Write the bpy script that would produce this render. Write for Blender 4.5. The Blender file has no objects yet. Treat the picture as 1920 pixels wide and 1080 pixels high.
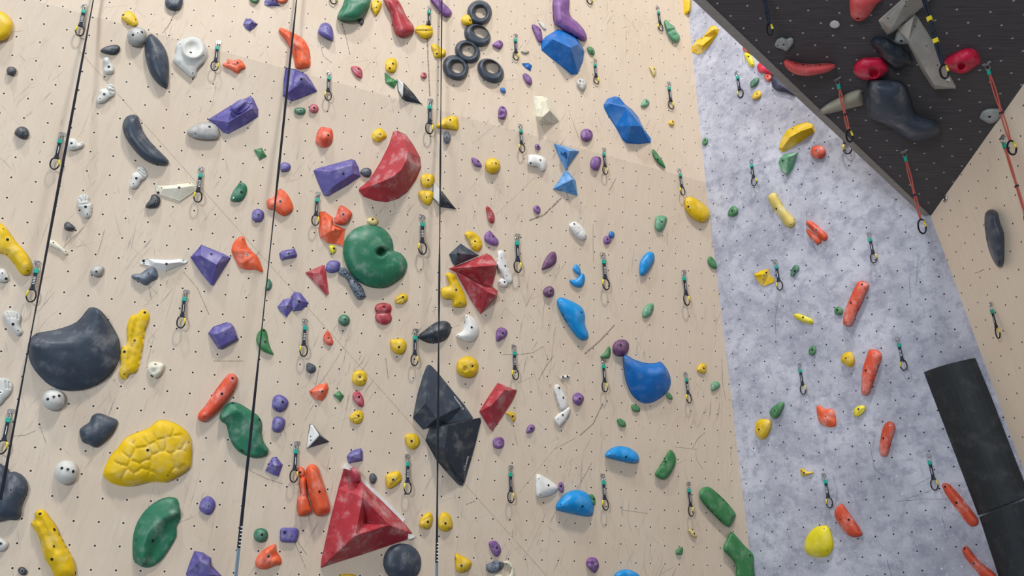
import bpy, math, random
from mathutils import Vector, Matrix, noise
from mathutils.geometry import delaunay_2d_cdt
random.seed(7)
S = bpy.context.scene
COL = S.collection

# ------------------------------------------------------------------ camera
F = 1649.13                                   # focal length in pixels of the 1920 wide frame
UPC = Vector((-0.02844, 0.91260, -0.40786)).normalized()      # world up in camera axes
FWD = (Vector((0, 0, -1)) - UPC * Vector((0, 0, -1)).dot(UPC)).normalized()
RGT = FWD.cross(UPC).normalized()
C2W = Matrix((RGT, FWD, UPC))                 # camera axes -> world axes (x right, y forward, z up)
CAM = Vector((0, 0, 1.6))
cam_data = bpy.data.cameras.new('camera')
cam_data.sensor_width = 36
cam_data.lens = F / 1920 * 36
cam_data.clip_end = 200
cam = bpy.data.objects.new('camera', cam_data)
COL.objects.link(cam)
cam.matrix_world = Matrix.Translation(CAM) @ C2W.to_4x4()
S.camera = cam

# ------------------------------------------------------------------ light
world = bpy.data.worlds.new('gym_air')
S.world = world
world.use_nodes = True
bgn = world.node_tree.nodes['Background']
bgn.inputs[0].default_value = (0.92, 0.95, 1.0, 1)
bgn.inputs[1].default_value = 0.66

def area(name, loc, target, size, watts, col=(1, 0.98, 0.95)):
    d = bpy.data.lights.new(name, 'AREA')
    d.shape = 'DISK'; d.size = size; d.energy = watts; d.color = col
    o = bpy.data.objects.new(name, d)
    COL.objects.link(o)
    o.location = loc
    o.rotation_euler = (Vector(target) - Vector(loc)).to_track_quat('-Z', 'Y').to_euler()
    return o
area('ceiling_lamp', (3.5, -2.0, 22.0), (-1, 9, 5), 2.0, 4900, (1.0, 0.95, 0.88))
area('ceiling_lamp', (-5.0, -2.5, 22.0), (-3, 9, 5), 1.6, 2700, (0.93, 0.97, 1.0))
area('window_light', (-5.0, -7.0, 4.5), (1.5, 9, 6), 3.0, 2100, (0.84, 0.92, 1.0))
S.view_settings.view_transform = 'Standard'
S.view_settings.look = 'None'
S.view_settings.exposure = -1.02
S.view_settings.gamma = 1
S.view_settings.use_curve_mapping = False

# ------------------------------------------------------------------ the five climbing planes: 1/depth = q.(x,y,1)
def covec(p1, p2):
    l = Vector((p1[0], p1[1], 1)).cross(Vector((p2[0], p2[1], 1)))
    l = Vector((F * l[0], -F * l[1], 960 * l[0] + 540 * l[1] + l[2]))
    return l.normalized()
qWL = Vector((-0.04971044, -0.02645625, 0.09916996))
qGL = Vector((0.06537548, -0.01273326, 0.07219013))
qWU = Vector((-0.05476341, -0.04509504, 0.10252003))
cG = covec((1323, 342), (1570, 257))
x0 = Vector(((1288 - 960) / F, 540 / F, 1))
qGU = qGL + cG * ((qWU - qGL).dot(x0) / cG.dot(x0))
qRW = Vector((0.18018467, 0.02912426, 0.01411358))
qBK = Vector((0.0348304, 0.13169279, 0.07490693))
Q = dict(WL=qWL, WU=qWU, GL=qGL, GU=qGU, RW=qRW, BK=qBK)

def at(px, py, h=0.0, pl='WL'):
    """photograph pixel -> world point on the plane raised by h metres"""
    q = Q[pl]
    d = Vector(((px - 960) / F, (540 - py) / F, 1))
    d = d * ((1 - h * q.length) / q.dot(d))
    return CAM + C2W @ Vector((d.x, d.y, -d.z))
def nrm(pl):
    q = Q[pl]
    return -(C2W @ Vector((q.x, q.y, -q.z))).normalized()
def to_px(P):
    c = C2W.transposed() @ (Vector(P) - CAM)
    return Vector((960 + F * c.x / -c.z, 540 - F * c.y / -c.z))
N = {k: nrm(k) for k in Q}
ORG = {k: at(1323, 342, 0, k) if k in ('WL', 'WU', 'GL', 'GU') else at(1745, 405, 0, k) for k in Q}
FR = {}
for k in Q:
    u = (Vector((0, 0, 1)) - N[k] * N[k].z).normalized()
    h = u.cross(N[k]).normalized()
    if (C2W.transposed() @ h).x < 0: h = -h
    FR[k] = (h, u)
def uv(P, k):
    return ((P - ORG[k]).dot(FR[k][0]), (P - ORG[k]).dot(FR[k][1]))
def side(px, py, a, b):
    return (b[0] - a[0]) * (py - a[1]) - (b[1] - a[1]) * (px - a[0])
def plane_of(px, py):
    C = (1745, 405)
    if side(px, py, (1322, 0), C) < 0 and side(px, py, C, (1920, 157)) < 0: return 'BK'
    if side(px, py, C, (1920, 885)) < 0: return 'RW'
    if py < 342:
        right = px > 1288 + (py / 342) * 35
    else:
        right = px > 1323 + (py - 342) * 88 / 738
    if right: return 'GU' if py < 342 - (px - 1323) * 85 / 247 else 'GL'
    return 'WU' if py < 24 + (px - 150) * 318 / 1173 else 'WL'

# ------------------------------------------------------------------ materials
def lin(c):
    return tuple(((v / 255) / 12.92 if v / 255 <= 0.04045 else ((v / 255 + 0.055) / 1.055) ** 2.4) for v in c) + (1,)
class G:
    """small helper for node graphs"""
    def __init__(s, name):
        s.m = bpy.data.materials.new(name); s.m.use_nodes = True
        s.t = s.m.node_tree; s.b = s.t.nodes['Principled BSDF']
        s.co = s.t.nodes.new('ShaderNodeTexCoord').outputs['Object']
    def n(s, kind, *ins, **kw):
        nd = s.t.nodes.new('ShaderNode' + kind)
        for k, v in kw.items(): setattr(nd, k, v)
        for i, v in enumerate(ins):
            if v is None: continue
            if isinstance(v, bpy.types.NodeSocket): s.t.links.new(v, nd.inputs[i])
            else: nd.inputs[i].default_value = v
        return nd
    def math(s, op, a, b=None, c=None, clamp=False):
        return s.n('Math', a, b, c, operation=op, use_clamp=clamp).outputs[0]
    def vm(s, op, a, b=None):
        return s.n('VectorMath', a, b, operation=op).outputs[0]
    def noise(s, vec, scale, detail=3, rough=0.55, dist=0.0):
        nd = s.t.nodes.new('ShaderNodeTexNoise')
        s.t.links.new(vec, nd.inputs['Vector'])
        nd.inputs['Scale'].default_value = scale; nd.inputs['Detail'].default_value = detail
        nd.inputs['Roughness'].default_value = rough; nd.inputs['Distortion'].default_value = dist
        return nd.outputs[0]
    def ramp(s, x, a, b, lo=0.0, hi=1.0, smooth=True):
        nd = s.t.nodes.new('ShaderNodeMapRange')
        nd.interpolation_type = 'SMOOTHSTEP' if smooth else 'LINEAR'
        s.t.links.new(x, nd.inputs[0])
        for i, v in enumerate((a, b, lo, hi)): nd.inputs[i + 1].default_value = v
        return nd.outputs[0]
    def mix(s, f, a, b):
        nd = s.t.nodes.new('ShaderNodeMix'); nd.data_type = 'RGBA'
        for i, v in ((0, f), (6, a), (7, b)):
            if isinstance(v, bpy.types.NodeSocket): s.t.links.new(v, nd.inputs[i])
            else: nd.inputs[i].default_value = v
        return nd.outputs[2]
    def rot(s, vec, deg, scale=(1, 1, 1), loc=(0, 0, 0)):
        nd = s.t.nodes.new('ShaderNodeMapping')
        s.t.links.new(vec, nd.inputs[0])
        # rotate first, stretch afterwards
        nd.vector_type = 'TEXTURE'
        nd.inputs[1].default_value = loc; nd.inputs[2].default_value = (0, 0, -math.radians(deg)); nd.inputs[3].default_value = tuple(1 / v for v in scale)
        return nd.outputs[0]
    def fin(s, color, rough=0.5, bump=None, bs=0.2, spec=0.5, metal=0.0):
        if isinstance(color, bpy.types.NodeSocket): s.t.links.new(color, s.b.inputs['Base Color'])
        else: s.b.inputs['Base Color'].default_value = color
        if isinstance(rough, bpy.types.NodeSocket): s.t.links.new(rough, s.b.inputs['Roughness'])
        else: s.b.inputs['Roughness'].default_value = rough
        s.b.inputs['Specular IOR Level'].default_value = spec
        s.b.inputs['Metallic'].default_value = metal
        if bump is not None:
            nd = s.t.nodes.new('ShaderNodeBump'); nd.inputs['Strength'].default_value = bs; nd.inputs['Distance'].default_value = 0.01
            s.t.links.new(bump, nd.inputs['Height']); s.t.links.new(nd.outputs[0], s.b.inputs['Normal'])
        return s.m

def hold_mat(name, rgb, chalk=0.25, rough=0.55, dark=None, spec=0.35):
    g = G(name)
    n1 = g.noise(g.co, 9, 4, 0.6)
    c = g.mix(g.ramp(n1, 0.35, 0.7), lin(tuple(v * 0.93 for v in rgb)), lin(rgb))
    if dark:
        n0 = g.noise(g.rot(g.co, 30, (1, 1, 1)), 26, 3, 0.6, 1.6)
        c = g.mix(g.ramp(n0, 0.45, 0.6), c, lin(dark))
    n2 = g.noise(g.co, 6, 5, 0.62, 0.1)
    c = g.mix(g.ramp(n2, 0.46, 0.8, 0, min(0.8, chalk * 1.5)), c, lin((232, 228, 226)))
    n3 = g.noise(g.co, 95, 2, 0.5)
    c = g.mix(g.ramp(n3, 0.72, 0.78, 0, chalk * 1.6), c, lin((240, 238, 235)))
    return g.fin(c, rough, g.noise(g.co, 160, 2), 0.06, spec)
MAT = {
    'yellow': hold_mat('yellow_resin', (232, 192, 10), 0.2, 0.5),
    'pale_yellow': hold_mat('pale_yellow_resin', (222, 200, 110), 0.45),
    'lemon': hold_mat('lemon_resin', (238, 222, 40), 0.15, 0.45),
    'charcoal': hold_mat('charcoal_resin', (64, 74, 88), 0.14, 0.42),
    'black': hold_mat('black_resin', (46, 54, 64), 0.16, 0.45),
    'slate': hold_mat('slate_resin', (96, 108, 124), 0.25),
    'marble': hold_mat('black_and_white_marbled_resin', (120, 134, 150), 0.15, 0.45, (40, 46, 58)),
    'navy': hold_mat('navy_resin', (55, 60, 88), 0.1),
    'white': hold_mat('white_resin', (235, 234, 230), 0.3),
    'bone': hold_mat('bone_resin', (214, 214, 208), 0.3),
    'cream': hold_mat('cream_resin', (228, 222, 200), 0.35),
    'grey': hold_mat('grey_resin', (168, 168, 165), 0.4),
    'stone': hold_mat('greenish_grey_resin', (165, 172, 170), 0.25),
    'violet': hold_mat('violet_blue_resin', (98, 90, 160), 0.22, 0.45),
    'purple': hold_mat('purple_resin', (128, 84, 150), 0.18, 0.5),
    'plum': hold_mat('plum_resin', (108, 66, 108), 0.15, 0.5),
    'orange': hold_mat('orange_resin', (238, 102, 60), 0.28, 0.5),
    'tangerine': hold_mat('red_orange_resin', (226, 88, 58), 0.3, 0.5),
    'coral': hold_mat('coral_resin', (240, 92, 92), 0.2, 0.5),
    'crimson': hold_mat('crimson_resin', (228, 30, 74), 0.2, 0.4),
    'red': hold_mat('red_resin', (180, 56, 66), 0.32, 0.42),
    'rose': hold_mat('rose_resin', (190, 66, 88), 0.35, 0.5),
    'green': hold_mat('green_resin', (44, 118, 88), 0.22, 0.42),
    'leaf': hold_mat('leaf_green_resin', (62, 132, 78), 0.15, 0.5),
    'sage': hold_mat('sage_green_resin', (96, 162, 124), 0.3, 0.5),
    'blue': hold_mat('blue_resin', (8, 108, 190), 0.1, 0.35),
    'sky': hold_mat('sky_blue_resin', (82, 150, 212), 0.3, 0.45),
    'azure': hold_mat('azure_resin', (8, 148, 222), 0.12, 0.35),
    'beige': hold_mat('beige_fibreglass', (188, 184, 176), 0.2, 0.6),
    'putty': hold_mat('putty_resin', (176, 172, 152), 0.25, 0.6),
}
def plain(name, rgb, rough=0.5, metal=0.0, spec=0.5):
    return G(name).fin(lin(rgb), rough, None, 0, spec, metal)
STEEL = plain('galvanised_steel', (190, 190, 192), 0.3, 1.0)
HOLE = plain('dark_bolt_hole', (18, 16, 16), 0.8)
TEAL = plain('teal_rubber', (16, 160, 140), 0.5)
WEB = plain('black_nylon_webbing', (44, 50, 62), 0.75, 0, 0.2)
PRINT = plain('white_stitching', (225, 225, 225), 0.7)
ANOD = plain('black_anodised_aluminium', (22, 22, 26), 0.3, 0.3)
GATE = plain('yellow_anodised_aluminium', (232, 214, 70), 0.35, 0.3)
REDC = plain('red_cord', (196, 92, 80), 0.7)
YTAPE = plain('yellow_tape', (230, 205, 40), 0.5)
BLUEW = plain('grey_blue_webbing', (128, 146, 164), 0.75, 0, 0.2)

def lattice(g, a, r=0.044, soft=0.013):
    """dark dots on the plumb 0.2 m grid: a = (au,av,c) for columns, (bu,bv,d) for rows, both in grid cells"""
    sep = g.n('SeparateXYZ', g.co)
    x, y = sep.outputs[0], sep.outputs[1]
    def lincomb(c): return g.math('ADD', g.math('ADD', g.math('MULTIPLY', x, c[0]), g.math('MULTIPLY', y, c[1])), c[2])
    i, j = lincomb(a[0]), lincomb(a[1])
    fi = g.math('SUBTRACT', g.math('FRACT', g.math('ADD', i, 1000.5)), 0.5)
    fj = g.math('SUBTRACT', g.math('FRACT', g.math('ADD', j, 1000.5)), 0.5)
    d = g.math('SQRT', g.math('ADD', g.math('MULTIPLY', fi, fi), g.math('MULTIPLY', fj, fj)))
    cell = g.n('CombineXYZ', g.math('ROUND', i), g.math('ROUND', j))
    rnd = g.n('TexWhiteNoise', cell.outputs[0]).outputs[0]
    return g.ramp(d, r + soft, r - soft), rnd, d
def seg(g, a, b, w, soft):
    """1 on the line a-b of half width w (metres), 0 away from it"""
    a = Vector((*a, 0)); b = Vector((*b, 0)); ab = b - a
    pa = g.vm('SUBTRACT', g.co, tuple(a))
    dt = g.n('VectorMath', pa, tuple(ab / ab.length_squared), operation='DOT_PRODUCT').outputs['Value']
    t = g.math('ADD', dt, 0.0, clamp=True)
    sc = g.n('VectorMath', tuple(ab), operation='SCALE'); g.t.links.new(t, sc.inputs['Scale'])
    ln = g.n('VectorMath', g.vm('SUBTRACT', pa, sc.outputs[0]), operation='LENGTH').outputs['Value']
    return g.ramp(ln, w + soft, max(0, w - soft))
def marks(g, c, k, lst, color, amount):
    tot = None
    for wpx, pts in lst:
        P = [uv(at(x, y, 0, k), k) for x, y in pts]
        for a, b in zip(P, P[1:]):
            s_ = seg(g, a, b, wpx * 0.0035, 0.003)
            tot = s_ if tot is None else g.math('MAXIMUM', tot, s_)
    if tot is None: return c
    n = g.ramp(g.noise(g.co, 40, 2), 0.3, 0.6, 0.35, 1)
    return g.mix(g.math('MULTIPLY', g.math('MULTIPLY', tot, n), amount), c, color)

def wood(name, k, lat, scuff=1.0, mk=(), joints=(), tint=(219, 203, 184)):
    g = G(name)
    grain = g.noise(g.rot(g.co, 6, (11, 0.8, 1)), 3.0, 5, 0.6, 0.3)
    cloud = g.noise(g.co, 1.3, 4, 0.6)
    c = g.mix(g.ramp(grain, 0.3, 0.7), lin(tuple(v * 0.975 for v in tint)), lin(tint))
    c = g.mix(g.ramp(cloud, 0.35, 0.7, 0, 0.35), c, lin((tint[0] - 14, tint[1] - 20, tint[2] - 24)))
    # panel to panel tone
    pn = g.n('TexWhiteNoise', g.vm('FLOOR', g.rot(g.co, -38, (0.55, 0.4, 1)))).outputs[0]
    c = g.mix(g.math('MULTIPLY', pn, 0.14), c, lin((tint[0] - 10, tint[1] - 18, tint[2] - 26)))
    # shoe rubber scuffs: thin strokes at several angles
    tot = None
    for ang, sx, sy, th, off in ((62, 2.2, 40, 0.65, 0), (110, 1.9, 46, 0.655, 5), (84, 1.8, 36, 0.655, 9), (28, 2.2, 50, 0.68, 3), (140, 2.4, 50, 0.68, 7), (76, 5, 44, 0.665, 13)):
        m = g.noise(g.rot(g.co, -ang, (sx, sy, 1), (off, off * 2, 0)), 1.0, 2.5, 0.55, 0.8)
        m = g.ramp(m, th, th + 0.05)
        tot = m if tot is None else g.math('MAXIMUM', tot, m)
    patch = g.ramp(g.noise(g.co, 1.1, 3), 0.42, 0.64)
    c = g.mix(g.math('MULTIPLY', g.math('MULTIPLY', tot, patch), 0.56 * scuff), c, lin((112, 104, 100)))
    smear = g.ramp(g.noise(g.rot(g.co, 15, (4, 0.9, 1)), 2.2, 3), 0.55, 0.75, 0, 0.22 * scuff)
    c = g.mix(smear, c, lin((178, 166, 155)))
    c = marks(g, c, k, mk, lin((92, 84, 80)), 0.8)
    c = marks(g, c, k, joints, lin((150, 128, 108)), 0.7)
    dots, rnd, d = lattice(g, lat)
    halo = g.ramp(d, 0.12, 0.06, 0, 0.35)
    c = g.mix(halo, c, lin((232, 220, 206)))
    c = g.mix(dots, c, lin((30, 22, 18)))
    return g.fin(c, 0.62, None, 0, 0.3)
def concrete(name, k, lat, mk=()):
    g = G(name)
    a = g.noise(g.co, 1.5, 6, 0.65, 0.4); b = g.noise(g.co, 7.0, 5, 0.7)
    c = g.mix(g.ramp(a, 0.3, 0.68), lin((164, 164, 178)), lin((204, 205, 216)))
    c = g.mix(g.ramp(b, 0.45, 0.64, 0, 0.6), c, lin((142, 142, 162)))
    c = g.mix(g.ramp(g.noise(g.co, 24, 4, 0.7), 0.52, 0.7, 0, 0.45), c, lin((218, 220, 230)))
    tot = None
    for ang, sx, sy, th, off in ((70, 2.2, 36, 0.69, 0), (115, 2.0, 40, 0.7, 5), (35, 2.4, 42, 0.705, 3)):
        m = g.ramp(g.noise(g.rot(g.co, -ang, (sx, sy, 1), (off, off * 2, 0)), 1.0, 2.5, 0.55, 0.35), th, th + 0.05)
        tot = m if tot is None else g.math('MAXIMUM', tot, m)
    c = g.mix(g.math('MULTIPLY', tot, 0.35), c, lin((110, 108, 118)))
    c = marks(g, c, k, mk, lin((86, 84, 92)), 0.7)
    dots, rnd, d = lattice(g, lat)
    shiny = g.math('GREATER_THAN', rnd, 0.9)
    c = g.mix(dots, c, g.mix(shiny, lin((30, 28, 32)), lin((222, 222, 228))))
    return g.fin(c, 0.7, None, 0, 0.25)
def phenolic(name, k, lat):
    g = G(name)
    a_ = Vector(uv(at(1550, 150, 0, k), k)); b_ = Vector(uv(at(1750, 150, 0, k), k))
    st = g.noise(g.rot(g.co, -math.degrees(math.atan2((b_ - a_).y, (b_ - a_).x)), (0.9, 34, 1)), 3, 4, 0.7)
    c = g.mix(g.ramp(st, 0.3, 0.75), lin((68, 64, 66)), lin((92, 88, 90)))
    c = g.mix(g.ramp(g.noise(g.co, 2.2, 6, 0.7), 0.66, 0.82, 0, 0.4), c, lin((112, 114, 124)))
    dots, rnd, d = lattice(g, lat, 0.05, 0.02)
    c = g.mix(dots, c, lin((180, 178, 178)))
    return g.fin(c, 0.6, None, 0, 0.3)

# ------------------------------------------------------------------ object helpers
def link(o, parent=None):
    COL.objects.link(o)
    if parent: o.parent = parent
    return o
def mesh_obj(name, verts, faces, mats, parent=None, smooth=False, fmat=None):
    me = bpy.data.meshes.new(name)
    me.from_pydata([tuple(v) for v in verts], [], faces)
    for m in (mats if isinstance(mats, (list, tuple)) else [mats]): me.materials.append(m)
    if smooth: me.polygons.foreach_set('use_smooth', [True] * len(me.polygons))
    if fmat: me.polygons.foreach_set('material_index', fmat)
    me.update()
    return link(bpy.data.objects.new(name, me), parent)
def tag(o, label, cat=None, group=None):
    o['label'] = label
    if cat: o['category'] = cat
    if group: o['group'] = group
    return o

# ------------------------------------------------------------------ the room
def line_pt(qa, qb, z):
    """point of the intersection line of two planes at height z (world)"""
    # camera-space equations q.X=1 ; solve with up.X = z-1.6
    A = Matrix((qa, qb, Vector((UPC.x, UPC.y, -UPC.z))))
    X = A.inverted() @ Vector((1, 1, z - 1.6))
    return CAM + C2W @ Vector((X.x, X.y, -X.z))
def wall(name, k, pts3, mat, thick=0.12):
    h, u = FR[k]
    nz = h.cross(u)
    M = Matrix((h, u, nz)).transposed().to_4x4(); M.translation = ORG[k]
    Mi = M.inverted()
    L = [Mi @ p for p in pts3]
    back = -thick if N[k].dot(nz) > 0 else thick
    n = len(L)
    vs = [Vector((p.x, p.y, 0)) for p in L] + [Vector((p.x, p.y, back)) for p in L]
    fs = [list(range(n)), list(range(2 * n - 1, n - 1, -1))] + [[i, (i + 1) % n, n + (i + 1) % n, n + i] for i in range(n)]
    o = mesh_obj(name, vs, fs, mat)
    o.matrix_world = M
    o['kind'] = 'structure'
    return o
g5 = 5.0
P0 = at(1323, 342)
LW = -700
crease = lambda x: 24 + (x - 150) * 318 / 1173
Lc = at(LW, crease(LW))
lowL = Lc - FR['WL'][1] * (Lc.z / FR['WL'][1].z)
JOINTS = [(1.0, [(150, 97), (1025, 1080)]), (0.8, [(885, 270), (1022, 160)]), (0.8, [(930, 403), (1000, 335)]), (0.8, [(972, 926), (1049, 830)])]
SC = [(3.0, [(994, 413), (1020, 403), (1052, 372)]), (2.5, [(1097, 663), (1124, 640), (1152, 610)]), (2.0, [(1088, 816), (1112, 795), (1130, 757)]),
      (1.5, [(1010, 712), (1022, 690), (1037, 668)]), (1.2, [(940, 665), (975, 665), (1000, 661), (1018, 650)]), (1.2, [(1082, 917), (1110, 868)]),
      (1.0, [(25, 818), (48, 816), (66, 808)]), (1.3, [(1299, 840), (1308, 823), (1321, 812)]), (1.2, [(1353, 673), (1355, 720), (1361, 750)]),
      (1.0, [(1112, 421), (1112, 460), (1113, 490)]), (1.0, [(1251, 438), (1252, 460)]), (1.3, [(1142, 358), (1155, 335)]), (0.8, [(1265, 838), (1308, 843)]),
      (0.8, [(1304, 842), (1306, 862), (1318, 880)]), (0.8, [(1165, 956), (1215, 963)]), (1.2, [(874, 946), (890, 940)]), (0.9, [(468, 882), (500, 898), (530, 907)]),
      (0.9, [(75, 800), (86, 830)]), (0.9, [(344, 510), (370, 540), (392, 590)]), (1.2, [(723, 672), (728, 710)]), (0.9, [(550, 870), (552, 868)]),
      (0.8, [(545, 1002), (553, 985)]), (0.8, [(547, 1003), (574, 1067)]), (0.9, [(548, 1001), (575, 1040)]), (0.9, [(400, 677), (455, 677)]), (0.8, [(1078, 822), (1040, 842)])]
SC = [s for s in SC if s[1][0] != (550, 870)]
WLm = wood('birch_plywood_lower', 'WL', ((5, 0, 0.52), (0, 5, 0.45)), 1.0, SC, JOINTS)
wall('wall_lower_wooden', 'WL', [P0, Lc, lowL, line_pt(qWL, qGL, 0)], WLm)
wuT = [line_pt(qWU, qGU, 13.0)]
upL = Lc + FR['WU'][1] * ((13.0 - Lc.z) / FR['WU'][1].z)
WUm = wood('birch_plywood_upper', 'WU', ((5.0775, 0, 0.49), (0.1, 5, 0.04)), 0.8,
           [(1.5, [(642, 45), (650, 75), (656, 102)]), (1.2, [(598, 70), (606, 105), (622, 118)]), (2.5, [(800, 40), (803, 120), (806, 180)]), (1.2, [(330, 19), (318, 45), (305, 62)])], ())
wall('wall_upper_wooden', 'WU', [P0, wuT[0], upL, Lc], WUm)
Pg = at(1745, 405, 0, 'GL')
SGm = [(1.2, [(1460, 560), (1453, 600), (1455, 625)]), (1.0, [(1512, 395), (1512, 430), (1530, 470)]), (1.0, [(1680, 940), (1735, 936), (1776, 936)]), (1.0, [(1700, 935), (1740, 922)]),
       (1.0, [(1563, 895), (1570, 920), (1567, 945)]), (1.0, [(1632, 832), (1633, 845), (1640, 880), (1654, 890)]), (0.8, [(1716, 910), (1745, 895)]), (1.2, [(1663, 1050), (1672, 1080)]),
       (0.9, [(1766, 968), (1778, 1012)]), (1.0, [(1640, 815), (1636, 840)]), (0.9, [(1705, 520), (1707, 560)])]
LATG = ((5, 0.0, -0.24), (0, 5, -0.35))
grey_lo = concrete('grey_painted_panel_lower', 'GL', ((5, 0.02, -0.2), (0, 5, 0.64)), SGm)
grey_up = concrete('grey_painted_panel_upper', 'GU', ((5, 0, 0.42), (0, 5, 0.38)), [(0.9, [(1392, 100), (1393, 120)])])
gcr = at(1745, 342 - (1745 - 1323) * 85 / 247, 0, 'GL')
rT = line_pt(qGL, qRW, 0)
topGR = line_pt(qGL, qRW, Pg.z + 0.0)
crR = line_pt(qGL, qGU, 0)   # placeholder direction only
# right end of the grey crease: where it meets the side wall
A = Matrix((qGL, qGU, qRW)); Xc = A.inverted() @ Vector((1, 1, 1)); Pc = CAM + C2W @ Vector((Xc.x, Xc.y, -Xc.z))
wall('wall_lower_grey', 'GL', [P0, line_pt(qWL, qGL, 0), rT, Pc], grey_lo)
wall('wall_upper_grey', 'GU', [P0, Pc, line_pt(qGU, qRW, 13.0), wuT[0]], grey_up)
RWm = wood('birch_plywood_side', 'RW', ((5, 0, 0.15), (0, 5, 0.68)), 0.18, [(1.2, [(1828, 512), (1835, 510), (1845, 505)])], (), (246, 228, 206))
rr = at(2300, 700, 0, 'RW')
rr_lo = rr - FR['RW'][1] * (rr.z / FR['RW'][1].z); rr_hi = rr + FR['RW'][1] * ((13.0 - rr.z) / FR['RW'][1].z)
wall('wall_side_wooden', 'RW', [Pc, rT, rr_lo, rr_hi, line_pt(qGU, qRW, 13.0)], RWm)
cs, sn = math.cos(math.radians(18)), math.sin(math.radians(18))
kk = 5 / 0.935
BKm = phenolic('black_film_plywood', 'BK', ((kk * cs, -kk * sn, 0.47), (kk * sn, kk * cs, -0.2)))
E0, E1 = (1322, 0), (1745, 405)
ex = lambda t: (E1[0] + (E0[0] - E1[0]) * t, E1[1] + (E0[1] - E1[1]) * t)
bk = [at(*E1, 0, 'BK'), at(*ex(1.28), 0, 'BK'), at(1760, -420, 0, 'BK'), at(2120, -126, 0, 'BK')]
wall('ceiling_roof_panel', 'BK', bk, BKm, 0.18)
# steel edge beam of the roof
beam_m = G('brushed_grey_beam'); beam_m = beam_m.fin(beam_m.mix(beam_m.noise(beam_m.rot(beam_m.co, 0, (1, 14, 14)), 4, 4), lin((128, 122, 116)), lin((170, 164, 158))), 0.6, None, 0, 0.3)
def beam():
    a0, a1 = at(1740, 401, 0.012, 'BK'), at(*ex(1.28), 0.012, 'BK')
    b0 = at(1728, 402.5, 0.012, 'BK'); b1 = at(*(lambda t: (1741 + (1299 - 1741) * t, 411 + (0 - 411) * t))(1.28), 0.012, 'BK')
    up = -N['BK'] * 0.15
    vs = [a0, a1, b1, b0] + [v + up for v in (a0, a1, b1, b0)]
    fs = [[0, 1, 2, 3], [7, 6, 5, 4], [0, 4, 5, 1], [1, 5, 6, 2], [2, 6, 7, 3], [3, 7, 4, 0]]
    o = mesh_obj('trim_1', vs, fs, beam_m); o['kind'] = 'structure'
    m = o.modifiers.new('b', 'BEVEL'); m.width = 0.006; m.segments = 2
beam()
fl = G('grey_blue_crash_mat'); fl = fl.fin(fl.mix(fl.noise(fl.co, 2), lin((96, 104, 116)), lin((120, 128, 138))), 0.8)
fo = mesh_obj('floor', [(-16, -10, 0), (14, -10, 0), (14, 16, 0), (-16, 16, 0), (-16, -10, -.3), (14, -10, -.3), (14, 16, -.3), (-16, 16, -.3)],
              [[0, 1, 2, 3], [7, 6, 5, 4], [0, 4, 5, 1], [1, 5, 6, 2], [2, 6, 7, 3], [3, 7, 4, 0]], fl)
fo['kind'] = 'structure'

# ------------------------------------------------------------------ climbing holds
TILE = {}
for i in range(5):
    for r, y0, s in (('a', 0, 4.8), ('b', 205, 4.8), ('c', 410, 4.8), ('d', 615, 4.8), ('e', 820, 4.155)):
        TILE[f'{r}{i}'] = (380 * i, y0, s)
def P(t, s):
    """'x,y x,y,h' surveyed in an enlarged tile -> photograph pixels"""
    x0, y0, k = TILE[t]
    out = []
    for w in s.split():
        v = [float(q) for q in w.split(',')]
        out.append((x0 + v[0] / k, y0 + v[1] / k) + tuple(v[2:]))
    return out
WALLNAME = {'WL': 'lower wooden wall', 'WU': 'upper wooden wall', 'GL': 'lower grey wall', 'GU': 'upper grey wall', 'RW': 'wooden side wall', 'BK': 'black roof'}
COLNAME = {}

def catmull(p, per):
    out = []
    n = len(p)
    for i in range(n):
        a, b, c, d = (Vector(p[(i + k) % n][:2]) for k in (-1, 0, 1, 2))
        for j in range(per):
            t = j / per
            out.append(0.5 * ((2 * b) + (c - a) * t + (2 * a - 5 * b + 4 * c - d) * t * t + (3 * b - a - 3 * c + d) * t ** 3))
    return out
def inside(x, y, poly):
    r = False; n = len(poly); j = n - 1
    for i in range(n):
        xi, yi = poly[i]; xj, yj = poly[j]
        if (yi > y) != (yj > y) and x < (xj - xi) * (y - yi) / (yj - yi) + xi: r = not r
        j = i
    return r
def edist(x, y, poly):
    best = 1e9; n = len(poly)
    for i in range(n):
        ax, ay = poly[i]; bx, by = poly[(i + 1) % n]
        dx, dy = bx - ax, by - ay
        l = dx * dx + dy * dy or 1e-9
        t = max(0, min(1, ((x - ax) * dx + (y - ay) * dy) / l))
        d = (x - ax - t * dx) ** 2 + (y - ay - t * dy) ** 2
        if d < best: best = d
    return math.sqrt(best)

# shared bolt meshes (local z = out of the hold)
def disc_mesh(name, r1, r2, h, mats):
    vs, fs, fm = [], [], []
    n = 14
    for rr_, z in ((r1, -0.004), (r1, h), (r2, h), (r2, h * 0.3)):
        vs += [(rr_ * math.cos(6.2832 * i / n), rr_ * math.sin(6.2832 * i / n), z) for i in range(n)]
    for k in range(3):
        for i in range(n):
            fs.append([k * n + i, k * n + (i + 1) % n, (k + 1) * n + (i + 1) % n, (k + 1) * n + i]); fm.append(0 if k < 2 else 1)
    fs.append([3 * n + i for i in range(n)]); fm.append(1)
    me = bpy.data.meshes.new(name); me.from_pydata(vs, [], fs)
    for m in mats: me.materials.append(m)
    me.polygons.foreach_set('material_index', fm)
    return me
BOLT = disc_mesh('bolt', 0.0135, 0.0085, 0.002, (STEEL, HOLE))
SOCK = disc_mesh('bolt_hole', 0.0125, 0.011, 0.0015, (HOLE, HOLE))
SCREW = disc_mesh('screw', 0.006, 0.0036, 0.0015, (HOLE, STEEL))
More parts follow.
